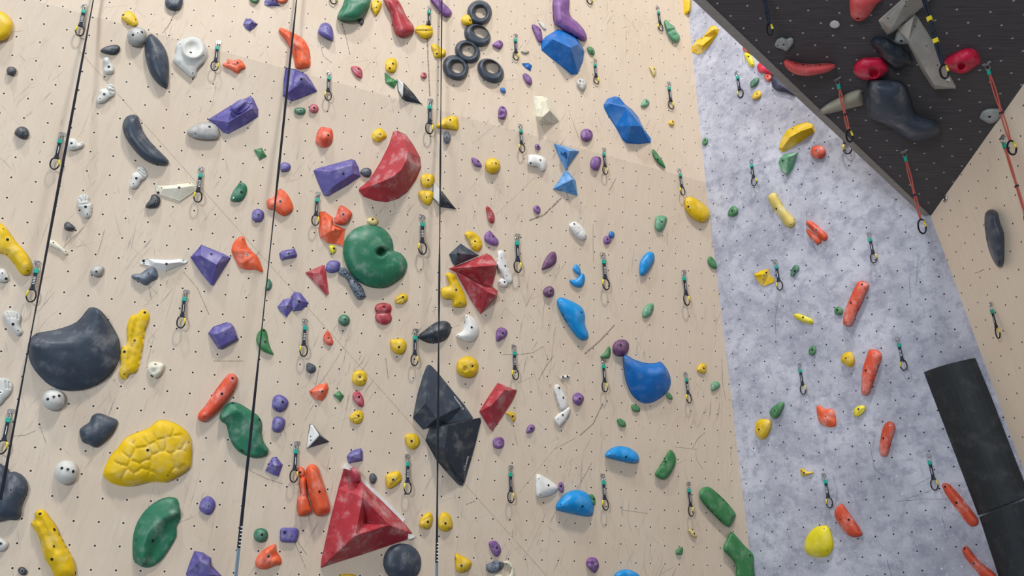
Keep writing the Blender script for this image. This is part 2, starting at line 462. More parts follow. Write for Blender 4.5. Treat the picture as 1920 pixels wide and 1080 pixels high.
SCREWD = disc_mesh('screw_hole', 0.006, 0.005, 0.001, (HOLE, HOLE))

def put_bolts(o, org, bolts, tris, vp, vw, main='h'):
    """bolts: (px,py[,kind]) ; finds the surface under each pixel"""
    for bi, b in enumerate(bolts):
        x, y = b[0], b[1]
        hit = None
        for t in tris:
            (x1, y1), (x2, y2), (x3, y3) = vp[t[0]], vp[t[1]], vp[t[2]]
            den = (y2 - y3) * (x1 - x3) + (x3 - x2) * (y1 - y3)
            if abs(den) < 1e-9: continue
            l1 = ((y2 - y3) * (x - x3) + (x3 - x2) * (y - y3)) / den
            l2 = ((y3 - y1) * (x - x3) + (x1 - x3) * (y - y3)) / den
            l3 = 1 - l1 - l2
            if l1 >= -1e-4 and l2 >= -1e-4 and l3 >= -1e-4:
                A_, B_, C_ = vw[t[0]], vw[t[1]], vw[t[2]]
                hit = (A_ * l1 + B_ * l2 + C_ * l3, (B_ - A_).cross(C_ - A_).normalized()); break
        if not hit: continue
        pos, nn = hit
        if nn.dot(CAM - pos) < 0: nn = -nn
        kind = int(b[2]) if len(b) > 2 else (0 if bi == 0 else 2)
        # 0 dark bolt hole, 1 steel bolt, 2 dark screw hole, 3 bright screw
        me = (SOCK, BOLT, SCREWD, SCREW)[kind]
        c = bpy.data.objects.new(me.name.split('.')[0], me)
        link(c, o)
        c.location = pos + nn * 0.001 - org
        c.rotation_mode = 'QUATERNION'
        c.rotation_quaternion = nn.to_track_quat('Z', 'Y')

def finish(name, pl, vp, hs, tris, boundary, mat, label, group, smooth, bolts, bevel=0, parent=None, cat='climbing hold', fmat=None, mats=None):
    cx = sum(vp[i][0] for i in boundary) / len(boundary); cy = sum(vp[i][1] for i in boundary) / len(boundary)
    org = at(cx, cy, 0, pl) if parent is None else parent['_org']
    org = Vector(org)
    vw = [at(x, y, h, pl) for (x, y), h in zip(vp, hs)]
    nv = len(vw)
    n_ = N[pl]
    base = []
    for i in boundary:
        w = vw[i]; base.append(w - n_ * (hs[i] - 0.0005))
    allv = [v - org for v in vw] + [v - org for v in base]
    faces = []
    for t in tris:
        a, b, c = (vw[i] for i in t)
        if (b - a).cross(c - a).dot(CAM - a) < 0: t = [t[0], t[2], t[1]]
        faces.append(list(t))
    nb = len(boundary)
    # orientation of the skirt
    area2 = sum(vp[boundary[i]][0] * vp[boundary[(i + 1) % nb]][1] - vp[boundary[(i + 1) % nb]][0] * vp[boundary[i]][1] for i in range(nb))
    sk = []
    for i in range(nb):
        a, b = boundary[i], boundary[(i + 1) % nb]
        f = [a, nv + i, nv + (i + 1) % nb, b]
        if area2 < 0: f.reverse()
        sk.append(f)
    bottom = [nv + i for i in range(nb)]
    if area2 < 0: bottom.reverse()
    fm = None
    if fmat is not None: fm = fmat + [0] * (len(sk) + 1)
    o = mesh_obj(name, allv, faces + sk + [bottom], mats or mat, parent, smooth, fm)
    if smooth:
        o.data.polygons.foreach_set('use_smooth', [i < len(faces) for i in range(len(o.data.polygons))])
    if parent is None: o.location = org
    else: o.location = (0, 0, 0)
    if bevel:
        m = o.modifiers.new('soft_edges', 'BEVEL'); m.width = bevel; m.segments = 2; m.limit_method = 'ANGLE'; m.angle_limit = math.radians(14)
        o.data.polygons.foreach_set('use_smooth', [True] * len(o.data.polygons))
        w = o.modifiers.new('n', 'WEIGHTED_NORMAL')
    if label is not None:
        tag(o, label, cat if parent is None else None, group)
    put_bolts(o, org, bolts, tris, vp, vw)
    return o, org

def group_of(col, pl):
    return f"{col.replace('_', ' ')} climbing holds on the {WALLNAME[pl]}"

def D(t, col, H, label, pts, b=None, p=2.0, den=1.0, rough=0.0, bumps='', grooves='', ribs=None, slant=None, rim=None, rock=0.0, cells=0.0, pl=None, name='climbing_hold', cat='climbing hold', edge=0.5, nocurve=False, ridge=None, seeds=None):
    """domed hold: outline pts, height H cm"""
    if H > 4: H *= 1.2
    pp = P(t, pts)
    cxy = (sum(q[0] for q in pp) / len(pp), sum(q[1] for q in pp) / len(pp))
    pl = pl or plane_of(*cxy)
    per = 2 if len(pp) > 16 else 3 if len(pp) > 9 else 4
    ol = [Vector(q[:2]) for q in pp] if nocurve else catmull(pp, per)
    poly = [(v.x, v.y) for v in ol]
    xs = [q[0] for q in poly]; ys = [q[1] for q in poly]
    w, hgt = max(xs) - min(xs), max(ys) - min(ys)
    st = max(w, hgt) / 14
    R = 0; Rp = cxy
    X = min(xs)
    while X < max(xs):
        Y = min(ys)
        while Y < max(ys):
            if inside(X, Y, poly):
                d = edist(X, Y, poly)
                if d > R: R = d; Rp = (X, Y)
            Y += st
        X += st
    pts2 = list(poly)
    n = len(poly)
    ar = sum(poly[i][0] * poly[(i + 1) % n][1] - poly[(i + 1) % n][0] * poly[i][1] for i in range(n))
    sg = 1 if ar > 0 else -1
    for fr in ((0.07, 0.2) if R < 14 else (0.05, 0.14)):
        for i in range(n):
            a, b_, c = Vector(poly[i - 1]), Vector(poly[i]), Vector(poly[(i + 1) % n])
            tn = (c - a).normalized()
            q = b_ + Vector((-tn.y, tn.x)) * sg * fr * R
            if inside(q.x, q.y, poly) and edist(q.x, q.y, poly) > fr * R * 0.9: pts2.append((q.x, q.y))
    stp = max(R * 0.21, max(w, hgt) * 0.045) / den
    row = 0; Y = min(ys)
    while Y < max(ys):
        X = min(xs) + (stp / 2 if row % 2 else 0)
        while X < max(xs):
            if inside(X, Y, poly) and edist(X, Y, poly) > R * 0.24: pts2.append((X, Y))
            X += stp
        Y += stp * 0.87; row += 1
    bl = P(t, bumps) if bumps else []
    gl = P(t, grooves) if grooves else []
    k = TILE[t][2]
    sd = random.random() * 50
    rl = P(t, ridge[0]) if ridge else []
    sl = P(t, seeds) if seeds else []
    def height(x, y):
        d = edist(x, y, poly)
        tt = min(1, d / R)
        if rim:
            rw, rh = rim
            if tt < rw: base = rh * min(1, tt / rw * 3)
            else:
                q = (tt - rw) / (1 - rw); base = rh + (1 - rh) * (1 - (1 - q) ** p) ** (1 / p)
        else:
            base = (1 - (1 - tt) ** p) ** (1 / p)
        h = H * base
        if ridge:     # (points, height on the ridge, height of the hollow behind it, +1/-1 for the side of the hollow)
            best = 1e9; sd_ = 0
            for (ax, ay), (bx, by) in zip(rl, rl[1:]):
                dx, dy = bx - ax, by - ay; l = dx * dx + dy * dy
                s_ = max(0, min(1, ((x - ax) * dx + (y - ay) * dy) / l))
                dd = math.hypot(x - ax - s_ * dx, y - ay - s_ * dy)
                if dd < best: best = dd; sd_ = dx * (y - ay) - dy * (x - ax)
            q = best / (best + d + 1e-6)
            rimh = min(1, d / 3.0) ** 0.5
            if sd_ * ridge[3] > 0:
                if ridge[4] == 'hollow':
                    q2 = min(1, q * 1.7); h = (ridge[1] - (ridge[1] - ridge[2]) * q2 * q2 * (3 - 2 * q2)) * rimh
                else: h = ridge[2] + (ridge[1] - ridge[2]) * math.cos(q * 1.5708) ** 0.75; h *= rimh
            else:
                q3 = 1 - q; h = (ridge[2] * 0.5 + (ridge[1] - ridge[2] * 0.5) * q3 ** 0.85) * rimh
        if slant: h *= max(0.12, 1 + slant[2] * ((x - Rp[0]) * slant[0] + (y - Rp[1]) * slant[1]) / R)
        e = min(1, tt * 3)
        for q in bl:      # x,y,radius(tile px),dh cm
            r = q[2] / k; dd = ((x - q[0]) ** 2 + (y - q[1]) ** 2) / (r * r)
            if dd < 1: h += q[3] * (1 - dd) ** 1.5 * (e if q[3] > 0 else 1)
        for q in gl:      # x,y,x2,y2(tile px),w,dh
            ax, ay = q[0], q[1]; bx, by = TILE[t][0] + q[2] / k, TILE[t][1] + q[3] / k
            dx, dy = bx - ax, by - ay; l = dx * dx + dy * dy or 1
            s_ = max(0, min(1, ((x - ax) * dx + (y - ay) * dy) / l))
            dd = math.hypot(x - ax - s_ * dx, y - ay - s_ * dy) / (q[4] / k)
            if dd < 1: h += q[5] * (1 - dd * dd) * e
        if ribs:
            an = math.radians(ribs[0]); h += e * ribs[2] * math.sin((x * math.cos(an) + y * math.sin(an)) * 6.2832 / (ribs[1] / k))
        if rock:
            h += e * rock * H * 0.5 * noise.noise(Vector((x / R * 1.3 + sd, y / R * 1.3, sd))) * 2
        if rough:
            h += e * rough * noise.noise(Vector((x * 0.35 + sd, y * 0.35, 0)))
        if sl:
            ds = sorted(math.hypot(x - q[0], y - q[1]) - q[2] / k for q in sl)
            g_ = (ds[1] - ds[0])
            h -= e * 1.5 * math.exp(-(g_ / 2.6) ** 2) - e * 0.35 * min(1, g_ / 14)
        if cells:
            dd_, _pp = noise.voronoi(Vector((x * 0.036 + 3.1, y * 0.04 + 1.7, 0.0)))
            h -= e * cells * (1 - min(0.16, dd_[1] - dd_[0]) / 0.16) ** 0.8
        return max(h, 0.25 if d > 0.01 * R else 0)
    vin = [Vector(q) for q in pts2]
    res = delaunay_2d_cdt(vin, [], [list(range(n))], 1, 1e-4)
    vo, fo_, orig = res[0], res[2], res[3]
    idx = {}
    for i, ov in enumerate(orig):
        for q in ov: idx[q] = i
    vp = [(v.x, v.y) for v in vo]
    boundary = []
    for i in range(n):
        j = idx.get(i)
        if j is not None and (not boundary or boundary[-1] != j): boundary.append(j)
    bs = set(boundary)
    hs = [(edge if i in bs else edge + height(*vp[i])) * 0.01 for i in range(len(vp))]
    tris = [tuple(f) for f in fo_ if len(f) == 3]
    if b is None:
        mb = [(Rp[0] + R * 0.1, Rp[1] - R * 0.15, random.choice((0, 0, 1)))] if name != 'x' else []
    else: mb = P(t, b) if b else []
    o, org = finish(name, pl, vp, hs, tris, boundary, MAT[col], label, group_of(col, pl), True, mb, cat=cat)
    return o

def FV(t, col, label, outl, inner, edges='', b='', bevel=0.008, pl=None, name='climbing_hold', cat='climbing hold', eh=1.0, facemat=None, mats=None):
    """faceted hold: outline 'x,y[,h]', inner ridge vertices 'x,y,h' (cm), edges 'i-j' over outline+inner"""
    po, pi = P(t, outl), P(t, inner)
    cxy = (sum(q[0] for q in po) / len(po), sum(q[1] for q in po) / len(po))
    pl = pl or plane_of(*cxy)
    allp = po + pi
    hh = [(q[2] * 1.35 if len(q) > 2 else eh) for q in allp]
    ed = [tuple(int(v) for v in w.split('-')) for w in edges.split()]
    n = len(po)
    res = delaunay_2d_cdt([Vector(q[:2]) for q in allp], ed, [list(range(n))], 1, 1e-4)
    vo, fo_, orig = res[0], res[2], res[3]
    vp = [(v.x, v.y) for v in vo]
    idx = {}; hs = []
    for i, ov in enumerate(orig):
        for q in ov: idx[q] = i
        hs.append((hh[ov[0]] if ov else 2.0) * 0.01)
    boundary = []
    for i in range(n):
        j = idx.get(i)
        if j is not None and (not boundary or boundary[-1] != j): boundary.append(j)
    tris = [tuple(f) for f in fo_ if len(f) == 3]
    fm = None
    if facemat:
        fm = [facemat(sum(vp[i][0] for i in f) / 3, sum(vp[i][1] for i in f) / 3) for f in tris]
    o, org = finish(name, pl, vp, hs, tris, boundary, MAT[col], label, group_of(col, pl), False, P(t, b) if b else [], bevel, cat=cat, fmat=fm, mats=mats)
    return o

def RING(t, label, cx, cy, rx, ry, ang, hx, hy, hrx, hry, H, b=''):
    """tyre-like ring hold"""
    x0, y0, k = TILE[t]
    n, m = 40, 12
    ca, sa = math.cos(math.radians(ang)), math.sin(math.radians(ang))
    vs = []
    org = at(x0 + cx / k, y0 + cy / k, 0, 'WU')
    for i in range(n):
        a = 6.2832 * i / n
        ex_, ey_ = rx * math.cos(a), ry * math.sin(a)
        ox, oy = cx + ex_ * ca - ey_ * sa, cy + ex_ * sa + ey_ * ca
        ix, iy = hrx * math.cos(a), hry * math.sin(a)
        ix, iy = hx + ix * ca - iy * sa, hy + ix * sa + iy * ca
        for j in range(m):
            tt = j / (m - 1)
            z = H * math.sin(math.pi * min(1, max(0, tt))) ** 0.7 * (0.8 + 0.35 * tt)
            if j in (0, m - 1): z = 0.05
            x, y = ox + (ix - ox) * tt, oy + (iy - oy) * tt
            vs.append(at(x0 + x / k, y0 + y / k, z * 0.01, 'WU') - org)
    fs = []
    for i in range(n):
        for j in range(m):
            fs.append([i * m + j, i * m + (j + 1) % m, ((i + 1) % n) * m + (j + 1) % m, ((i + 1) % n) * m + j])
    o = mesh_obj('ring_hold', vs, fs, MAT['charcoal'], None, True)
    o.location = org
    tag(o, label, 'climbing hold', 'charcoal ring holds on the upper wooden wall')
    for w in b.split():
        x, y = (float(v) for v in w.split(','))
        pos = at(x0 + x / k, y0 + y / k, H * 0.0096, 'WU')
        c = link(bpy.data.objects.new('screw', SCREW), o); c.location = pos - org
        c.rotation_mode = 'QUATERNION'; c.rotation_quaternion = N['WU'].to_track_quat('Z', 'Y')
    return o
# ================================================================== HOLDS, row by row
# --- top left
D('a0','yellow',8,'big smooth yellow dome cut off by the picture edge, top corner','-60,110 0,100 60,130 105,190 115,240 95,310 50,355 0,370 -60,370',b='')
D('a0','black',4.5,'small round black knob alone below the big yellow dome','60,625 75,605 105,600 140,615 148,645 125,675 95,680 65,660',b='108,622,3')
D('a0','yellow',4,'yellow walnut-like hold just above the grey ball','1098,140 1130,105 1170,100 1200,120 1230,165 1240,215 1205,238 1160,220 1120,195 1095,160',b='1110,135 1220,175,2',ribs=(35,26,.35),rough=.5)
D('a0','charcoal',5,'round charcoal hold cut off by the top edge above the grey ball','1490,0 1500,-30 1630,-30 1645,10 1640,50 1615,82 1560,92 1510,75 1487,40',b='')
D('a0','grey',8,'pale grey ball hold beside the tip of the long charcoal leaf','1145,320 1160,270 1200,248 1260,245 1305,270 1320,330 1300,390 1250,420 1190,412 1155,375',b='1240,293,1 1197,314,0 1277,288,0')
D('a0','black',4,'small black teardrop hold pointing away from the grey ball','905,452 940,425 1000,407 1055,405 1080,425 1075,460 1030,490 960,485 915,470',b='1010,440,3 932,450,3')
D('a0','bone',4,'small bone-white knobbly hold under the black teardrop hold','925,540 945,512 980,515 1000,560 1025,600 1025,650 990,672 950,668 930,630 940,590',b='980,600,0',bumps='955,545,40,1.2 1000,640,35,1 950,645,30,1',p=1.6)
D('a0','bone',4,'bone-white foot-shaped hold nearest the top of the wall','870,900 890,850 900,805 950,790 975,755 1020,765 1035,810 1030,860 990,880 945,920 890,932',b='938,848,1 900,888,2',grooves='950,790,1000,860,16,-1.5 985,770,1030,800,10,-1.8 990,810,1035,830,10,-1.8',den=2)
D('a0','charcoal',9,'long pointed charcoal leaf hold standing upright','1345,308 1375,310 1440,370 1490,450 1515,540 1520,640 1515,760 1495,798 1430,760 1370,690 1330,600 1305,480 1305,390 1320,340',b='1402,510,1 1360,320,2 1475,758,3',p=1.7)
D('a0','bone',5,'large bone-white shell with a round bowl','1660,340 1730,325 1800,345 1845,400 1870,480 1840,560 1780,620 1760,685 1720,700 1660,650 1580,580 1560,530 1580,470 1585,400 1620,360',b='1716,472,0 1620,397,2 1618,560,3 1735,657,2 1832,500,2',bumps='1738,445,120,8 1738,432,92,-11',den=2.8,p=2.4)
# --- a1
D('a1','leaf',4,'green knob cut off by the top edge next to the violet one','420,-20 510,-20 500,15 475,28 440,15',b='')
FV('a1','violet','violet faceted hold at the top edge touching an orange one','560,10 590,-30 640,-25 685,45 590,50 562,35','615,-5,4 640,20,3.5',b='632,5,0')
D('a1','orange',4,'orange knob at the top edge touching a violet one','650,-10 700,-30 770,-20 750,15 710,28 680,22',b='')
FV('a1','violet','small violet rock left of the top of the strap near the top edge','370,215 390,170 430,172 490,215 465,245 425,272 385,245','410,215,3.5 445,205,4.2','7-8',b='443,205,0 400,183,2')
D('a1','orange',6,'long orange wing-shaped hold crossed by the middle strap','685,265 720,252 800,290 880,330 935,390 965,470 970,590 940,610 870,622 835,600 820,520 790,440 740,350 700,305',b='908,393,3 738,282,2 865,575,2 945,575,2',grooves='820,400,900,420,30,1.2 700,270,930,480,14,.8',p=1.5,rough=.4)
D('a1','violet',6,'smooth violet shield hold with a flat bottom near the top','1040,270 1065,220 1105,203 1145,220 1170,270 1175,362 1120,350 1070,325 1040,300',b='1118,250,1',slant=(0,1,.35))
D('a1','green',12,'large smooth green fin cut off by the top edge','1290,-20 1400,-40 1510,-20 1500,60 1450,140 1390,185 1300,195 1215,170 1225,110 1260,50',b='1258,213,0',p=2.2)
D('a1','black',2.5,'tiny black wedge tucked under the large green fin','1400,180 1440,168 1452,195 1430,228 1410,205',b='')
D('a1','yellow',4,'yellow arrowhead knob between the green fin and red banana','1515,60 1525,15 1570,0 1610,20 1605,70 1560,140 1530,100',b='1577,15,0 1565,65,2',rough=.8)
D('a1','red',10,'long red banana hold cut off by the top edge','1625,-20 1680,-40 1740,-20 1790,50 1830,140 1890,220 1905,275 1870,310 1800,335 1740,310 1710,240 1690,120 1650,50',b='1752,25,0 1700,215,2',p=1.8)
D('a1','orange',4,'orange claw-shaped hold beside the upper quickdraw','180,575 215,560 225,530 270,545 330,535 370,570 385,610 345,630 310,662 250,625 200,605',b='312,565,0 225,575,2',grooves='200,560,300,590,14,-1.2 340,560,350,620,10,-1',rough=.6)
FV('a1','violet','broad violet shield volume crossed by the middle strap','750,610 830,625 930,670 975,730 1028,818 880,880 800,908 760,880 727,860 735,720','765,835,6 905,690,10 895,745,9','10-11 11-2 10-8 0-10 11-4',b='887,712,0 800,832,3 993,803,2')
FV('b1','violet','violet wedge with a scooped cup pocket','55,90 240,-24 430,-119 455,-95 480,-40 497,0 495,60 400,125 230,215 190,205 140,150','230,115,7 440,-10,9 250,25,6 330,-30,6 290,70,3 375,5,3','11-12 13-14 15-16 11-0 11-8 12-3 12-6',b='123,65,3 325,-8,3')
D('b1','violet',5,'violet cup with a slot, bolted on the scooped violet wedge','240,0 270,-45 330,-85 370,-90 420,-70 450,-70 445,-50 400,5 345,35 300,40',b='325,-10,3',edge=5.5,grooves='330,20,410,-55,26,-3')
D('a1','green',3,'small green bean beside the small red ball','825,985 850,970 900,968 925,990 915,1025 870,1032 835,1018',b='882,995,1')
D('a1','rose',4,'small red ball beside the small green bean','958,978 975,945 1005,937 1035,955 1042,985 1025,1010 990,1015 965,1000',b='1003,970,0')
D('a1','rose',3.5,'small pointed red hold, upper of those near the top','1335,605 1365,595 1410,605 1435,640 1432,700 1395,695 1355,655',b='1402,620,0',grooves='1345,610,1420,680,10,-.8')
D('a1','yellow',4,'yellow bean with two holes above the green diamond','1645,600 1650,550 1690,522 1735,530 1750,580 1735,640 1690,655 1655,635',b='1712,573,0 1683,615,0')
FV('a1','leaf','green faceted diamond touching the black and white volume','1643,658 1700,705 1752,730 1723,787 1650,740','1702,735,3.5','')
FV('a1','black','black and white triangular volume below a yellow bean','1755,710 1805,745 1894,840 1960,928 1830,905 1795,880 1760,810','1806,775,7 1800,860,6 1868,820,4 1880,880,3','0-7 7-8 8-5 7-9 8-10',b='1826,770,3 1840,845,3 1945,915,3',facemat=lambda x,y:1 if x<380+1803/4.8 else 0,mats=[MAT['black'],MAT['white']],name='climbing_volume',cat='climbing volume')
# --- a2
D('a2','purple',5,'purple paddle hold crossed by the right strap at the top','220,-10 260,-25 300,-10 350,30 415,100 410,135 385,152 345,145 290,85',b='')
D('a2','yellow',5,'yellow clam hold split by a groove, touching the red banana','88,275 105,240 165,222 225,240 248,280 235,325 180,350 125,325',b='185,272,1',grooves='90,275,240,275,10,-2')
D('a2','yellow',3.5,'yellow two-lobed hold behind the right strap by the rings','232,410 260,395 300,415 325,435 360,450 365,490 335,515 270,518 250,470',b='283,483,0',bumps='345,480,35,1.5 265,430,30,1',pl='WU')
RING('a2','charcoal tyre ring, topmost of the five rings',668,113,112,112,55,678,112,52,46,7,'600,125 735,185')
RING('a2','charcoal tyre ring directly under the topmost ring',648,318,126,98,30,680,288,68,46,7,'575,340 700,385')
RING('a2','charcoal tyre ring in the middle of the five rings',560,465,120,98,32,565,452,60,52,7,'510,515 640,500')
RING('a2','charcoal tyre ring lowest of the five, beside the strap',452,608,124,108,38,470,607,54,48,8,'392,690 520,560')
RING('a2','charcoal tyre ring hanging lowest, apart from the strap',768,637,132,98,38,780,603,66,50,8,'700,560 800,700')
D('a2','yellow',5,'yellow knob wedged between the two upper rings','503,180 520,145 570,130 600,150 608,190 600,225 560,232 520,215',b='582,183,0',rough=.5)
D('a2','purple',4,'small purple knob beside the second ring','783,405 815,375 850,362 878,385 875,415 850,442 815,430',b='850,380,0')
D('a2','bone',2,'thin bone-white flake beside a slim purple hold','1200,195 1250,210 1268,260 1245,262 1215,225',b='')
D('a2','purple',4,'slim purple hold touching the blue faceted boulder','1138,230 1165,222 1210,250 1230,300 1232,375 1200,375 1170,320',b='1210,270,0')
D('a2','putty',2,'tiny beige claw beside the quickdraw right of the rings','1040,460 1070,450 1115,462 1090,482 1060,475',b='')
FV('a2','blue','tiny blue wedge above a purple teardrop','1055,572 1110,570 1137,590 1125,632 1085,605','1110,595,2.5','',b='1113,590,3')
D('a2','purple',4,'purple teardrop under the tiny blue wedge','1058,670 1085,660 1125,690 1142,735 1125,765 1090,745 1070,710',b='1090,683,3')
D('a2','blue',3,'tiny blue egg below the lowest rings','855,800 870,788 895,795 905,820 895,835 870,828',b='')
D('a2','rose',3,'tiny dark red ball beside the right strap near the top','137,680 150,655 170,650 190,665 192,690 175,706 150,702',b='170,668,0')
D('a2','purple',10,'big bent purple boomerang hold at the top edge','1330,-20 1400,-40 1475,-20 1475,100 1500,160 1560,210 1610,270 1635,340 1610,368 1560,355 1430,280 1380,240 1335,190',b='1365,175,3 1520,225,2',p=1.7)
FV('a2','blue','large blue faceted boulder below the purple boomerang','1230,370 1265,330 1370,265 1440,285 1530,330 1580,400 1600,440 1608,470 1600,540 1550,660 1500,668 1420,600 1300,505 1230,445 1225,400','1325,352,10 1428,302,11 1490,428,20 1558,398,14','15-16 16-17 17-18 16-18 15-17 17-10 15-14 18-8 18-7 17-9 15-11',b='1520,500,2',bevel=.015)
D('a2','leaf',4,'green knob above the quickdraw beside the blue boulder','1638,430 1665,420 1695,440 1705,475 1690,495 1655,475',b='1680,460,0')
D('a2','bone',5,'white pointed knob under the corner of the blue boulder','1543,725 1575,705 1620,715 1630,760 1605,815 1570,790 1545,760',b='1572,730,0 1600,735,2',rock=.3)
FV('b2','cream','tall cream volume with a scooped top','1152,-119 1230,-122 1290,-99 1330,-24 1370,60 1380,100 1330,132 1260,140 1205,110 1175,60 1165,-10','1215,-75,4 1262,-70,10 1300,10,12 1235,70,13 1222,-10,6','11-12 12-13 13-14 14-15 15-11 13-5 14-7 12-2 12-15 12-14',b='1237,107,2 1310,-60,2',bevel=.03,name='climbing_volume',cat='climbing volume')
D('b2','purple',5,'upright purple rock beside the cream volume','835,70 840,0 865,-30 900,-15 915,30 900,75 870,87 840,75',b='880,-10,0',rock=.5)
FV('b3','blue','large blue slab volume reaching the light and shade line','-34,-44 0,-95 60,-116 100,-108 150,-45 215,0 270,70 300,130 330,190 385,265 382,295 280,308 170,300 130,262 70,150 0,45 -30,-15','12,-55,7 165,-15,13 210,150,15 300,152,14 178,268,5','17-18 18-19 19-20 19-21 18-20 20-10 17-0 21-13 21-12 17-15',b='135,195,3',bevel=.014,name='climbing_volume',cat='climbing volume')
# --- a3
D('a3','yellow',6,'yellow block on the corner between wood and grey at top','645,-20 690,-40 740,-20 742,80 720,120 680,150 660,130 650,60',b='699,108,2',pl='GU',p=3)
D('a3','sage',6,'pale green segmented banana beside a quickdraw at the top','505,190 530,180 555,210 600,240 610,275 640,310 648,350 620,382 580,365 545,320 520,260',b='587,265,0 612,310,0',grooves='540,280,610,260,14,-2.5 590,320,640,290,10,-1.5')
FV('a3','yellow','long yellow bar high on the grey wall','755,420 800,360 860,330 920,240 955,228 995,260 985,300 920,390 850,470 815,488 760,465','800,395,4 850,410,8 960,265,6 935,275,7','8-9 9-10 8-11 11-10 9-6',b='958,260,2 845,345,1 793,455,2',bevel=.02)
D('a3','pale_yellow',3.5,'small faded yellow thumb high on the plywood','372,600 410,600 432,625 430,665 415,688 395,660',b='416,622,0')
D('a3','sage',3.5,'small dark green half-moon above the shade line','295,945 320,900 345,890 372,915 365,945 335,965 305,960',b='347,915,0')
D('a3','tangerine',3.5,'orange sliver half hidden behind the steel beam','1212,425 1245,425 1300,470 1250,474 1218,450',b='',pl='GU')
D('a3','lemon',4,'slim pale yellow hold beside the steel beam','1225,490 1245,470 1270,480 1300,520 1318,580 1300,602 1275,590 1245,545',b='1265,508,0 1300,578,2',pl='GU')
D('a3','crimson',5,'crimson dome half hidden behind the steel beam','1340,600 1365,560 1400,550 1450,600 1500,680 1420,660 1360,650',b='',pl='GU')
D('a3','tangerine',4,'small coral doughnut hold beside the steel beam','1405,697 1415,670 1440,660 1470,675 1475,705 1455,732 1425,730',b='1438,685,0',pl='GU')
D('a3','navy',5,'dark navy slab half hidden behind the steel beam','1470,730 1480,690 1520,690 1600,750 1690,860 1600,830 1520,815 1480,780',b='',pl='GU')
D('a3','green',4,'small dark green bean between two yellow holds on grey','1278,770 1285,735 1320,705 1358,700 1355,735 1325,775 1290,788',b='1317,740,1')
D('a3','yellow',4,'yellow bean with a cleft under the dark green bean','1298,880 1305,845 1350,812 1378,835 1375,870 1345,892 1310,896',b='1340,848,0',grooves='1330,845,1370,820,10,-1.2')
D('a3','stone',2.5,'pale grey butterfly-shaped plate on the black roof','1502,400 1520,360 1560,340 1590,345 1605,355 1640,340 1670,355 1665,390 1635,430 1605,462 1570,445 1520,430',b='1580,400,1 1525,410,2',grooves='1605,350,1625,430,14,-1.2',p=4)
D('a3','coral',8,'coral red smile-shaped banana on the black roof','1580,570 1600,540 1650,550 1740,575 1850,580 1960,575 2040,582 2044,605 1980,645 1880,672 1780,685 1690,670 1620,630',b='',slant=(0,1,.3))
# --- a4
D('a4','coral',7,'coral red tongue hanging from the top edge on the roof','360,-20 500,-50 650,-20 590,40 530,130 480,175 425,192 375,165 357,110',b='425,165,0')
D('a4','bone',1.5,'flat white disc on the black roof','171,222 185,198 217,187 250,198 263,222 250,245 217,256 185,246',b='',p=5)
FV('a4','beige','beige fibreglass crossbar volume at the top of the roof','615,190 850,-20 950,-100 1180,-100 1000,65 925,130 820,230 720,300 690,312 640,240','650,200,9 860,10,10 960,-70,11 755,215,9 720,265,7','10-11 11-12 10-13 13-14',b='697,163,2 850,55,2 858,15,3',bevel=.02,name='climbing_volume',cat='climbing volume')
FV('a4','beige','long beige fibreglass leg volume under the crossbar','780,260 930,135 962,165 1130,430 1200,600 1305,785 1300,795 1115,800 1085,770 990,620 870,390','880,360,14 1110,765,8 925,160,8','11-12 11-13 11-10 12-7 13-1',b='935,237,2 1040,412,2 1140,583,2',bevel=.02,name='climbing_volume',cat='climbing volume')
D('a4','stone',4,'grey-white foot wedge under the beige crossbar','755,370 762,325 775,285 810,262 880,340 885,390 820,400 775,392',b='815,368,0')
D('a4','black',9,'long black sausage hold between crimson and beige on roof','540,390 560,345 610,330 680,345 760,400 860,450 910,520 910,570 860,600 800,638 740,625 690,580 620,500 570,440',b='720,585,0 595,370,3',p=1.5,grooves='600,370,730,560,12,.9')
D('a4','crimson',7,'crimson doughnut hold beside the long black sausage','385,620 400,575 460,530 550,520 630,525 665,560 700,620 650,680 590,715 500,720 440,705 395,665',b='535,605,3 502,683,3',bumps='568,655,52,-14',den=2)
D('a4','crimson',7,'crimson faceted hold with a dark pocket right of beige leg','1195,590 1225,520 1300,480 1400,437 1480,450 1510,490 1530,560 1480,600 1400,655 1320,660 1240,620',b='1425,565,3 1482,505,2',bumps='1357,592,42,-14',p=1.4,den=2.2)
D('a4','white',3,'small white round cap at the foot of the beige leg','1130,730 1145,705 1190,692 1240,698 1262,725 1240,752 1190,770 1145,755',b='1170,733,2 1228,738,0',p=3)
D('a4','putty',7,'beige wedge pointing at the steel beam','90,985 180,920 340,840 430,810 460,830 475,930 420,960 130,1030 95,1005',b='',p=1.5)
D('a4','charcoal',17,'huge black boot-shaped hold on the roof','510,740 600,715 700,715 800,730 860,780 900,880 930,990 970,1040 1080,1065 1150,1110 1170,1170 1140,1220 1050,1255 960,1270 860,1250 780,1190 660,1120 560,1080 510,1020 505,880',b='553,752,3 508,975,3',p=1.9,rough=.5)
D('a4','stone',3,'ragged pale grey plate at the edge of the roof','1520,1050 1550,1000 1620,980 1700,985 1715,1010 1700,1060 1660,1100 1610,1115 1560,1090 1530,1070',b='1610,1050,0',p=3,pl='BK')
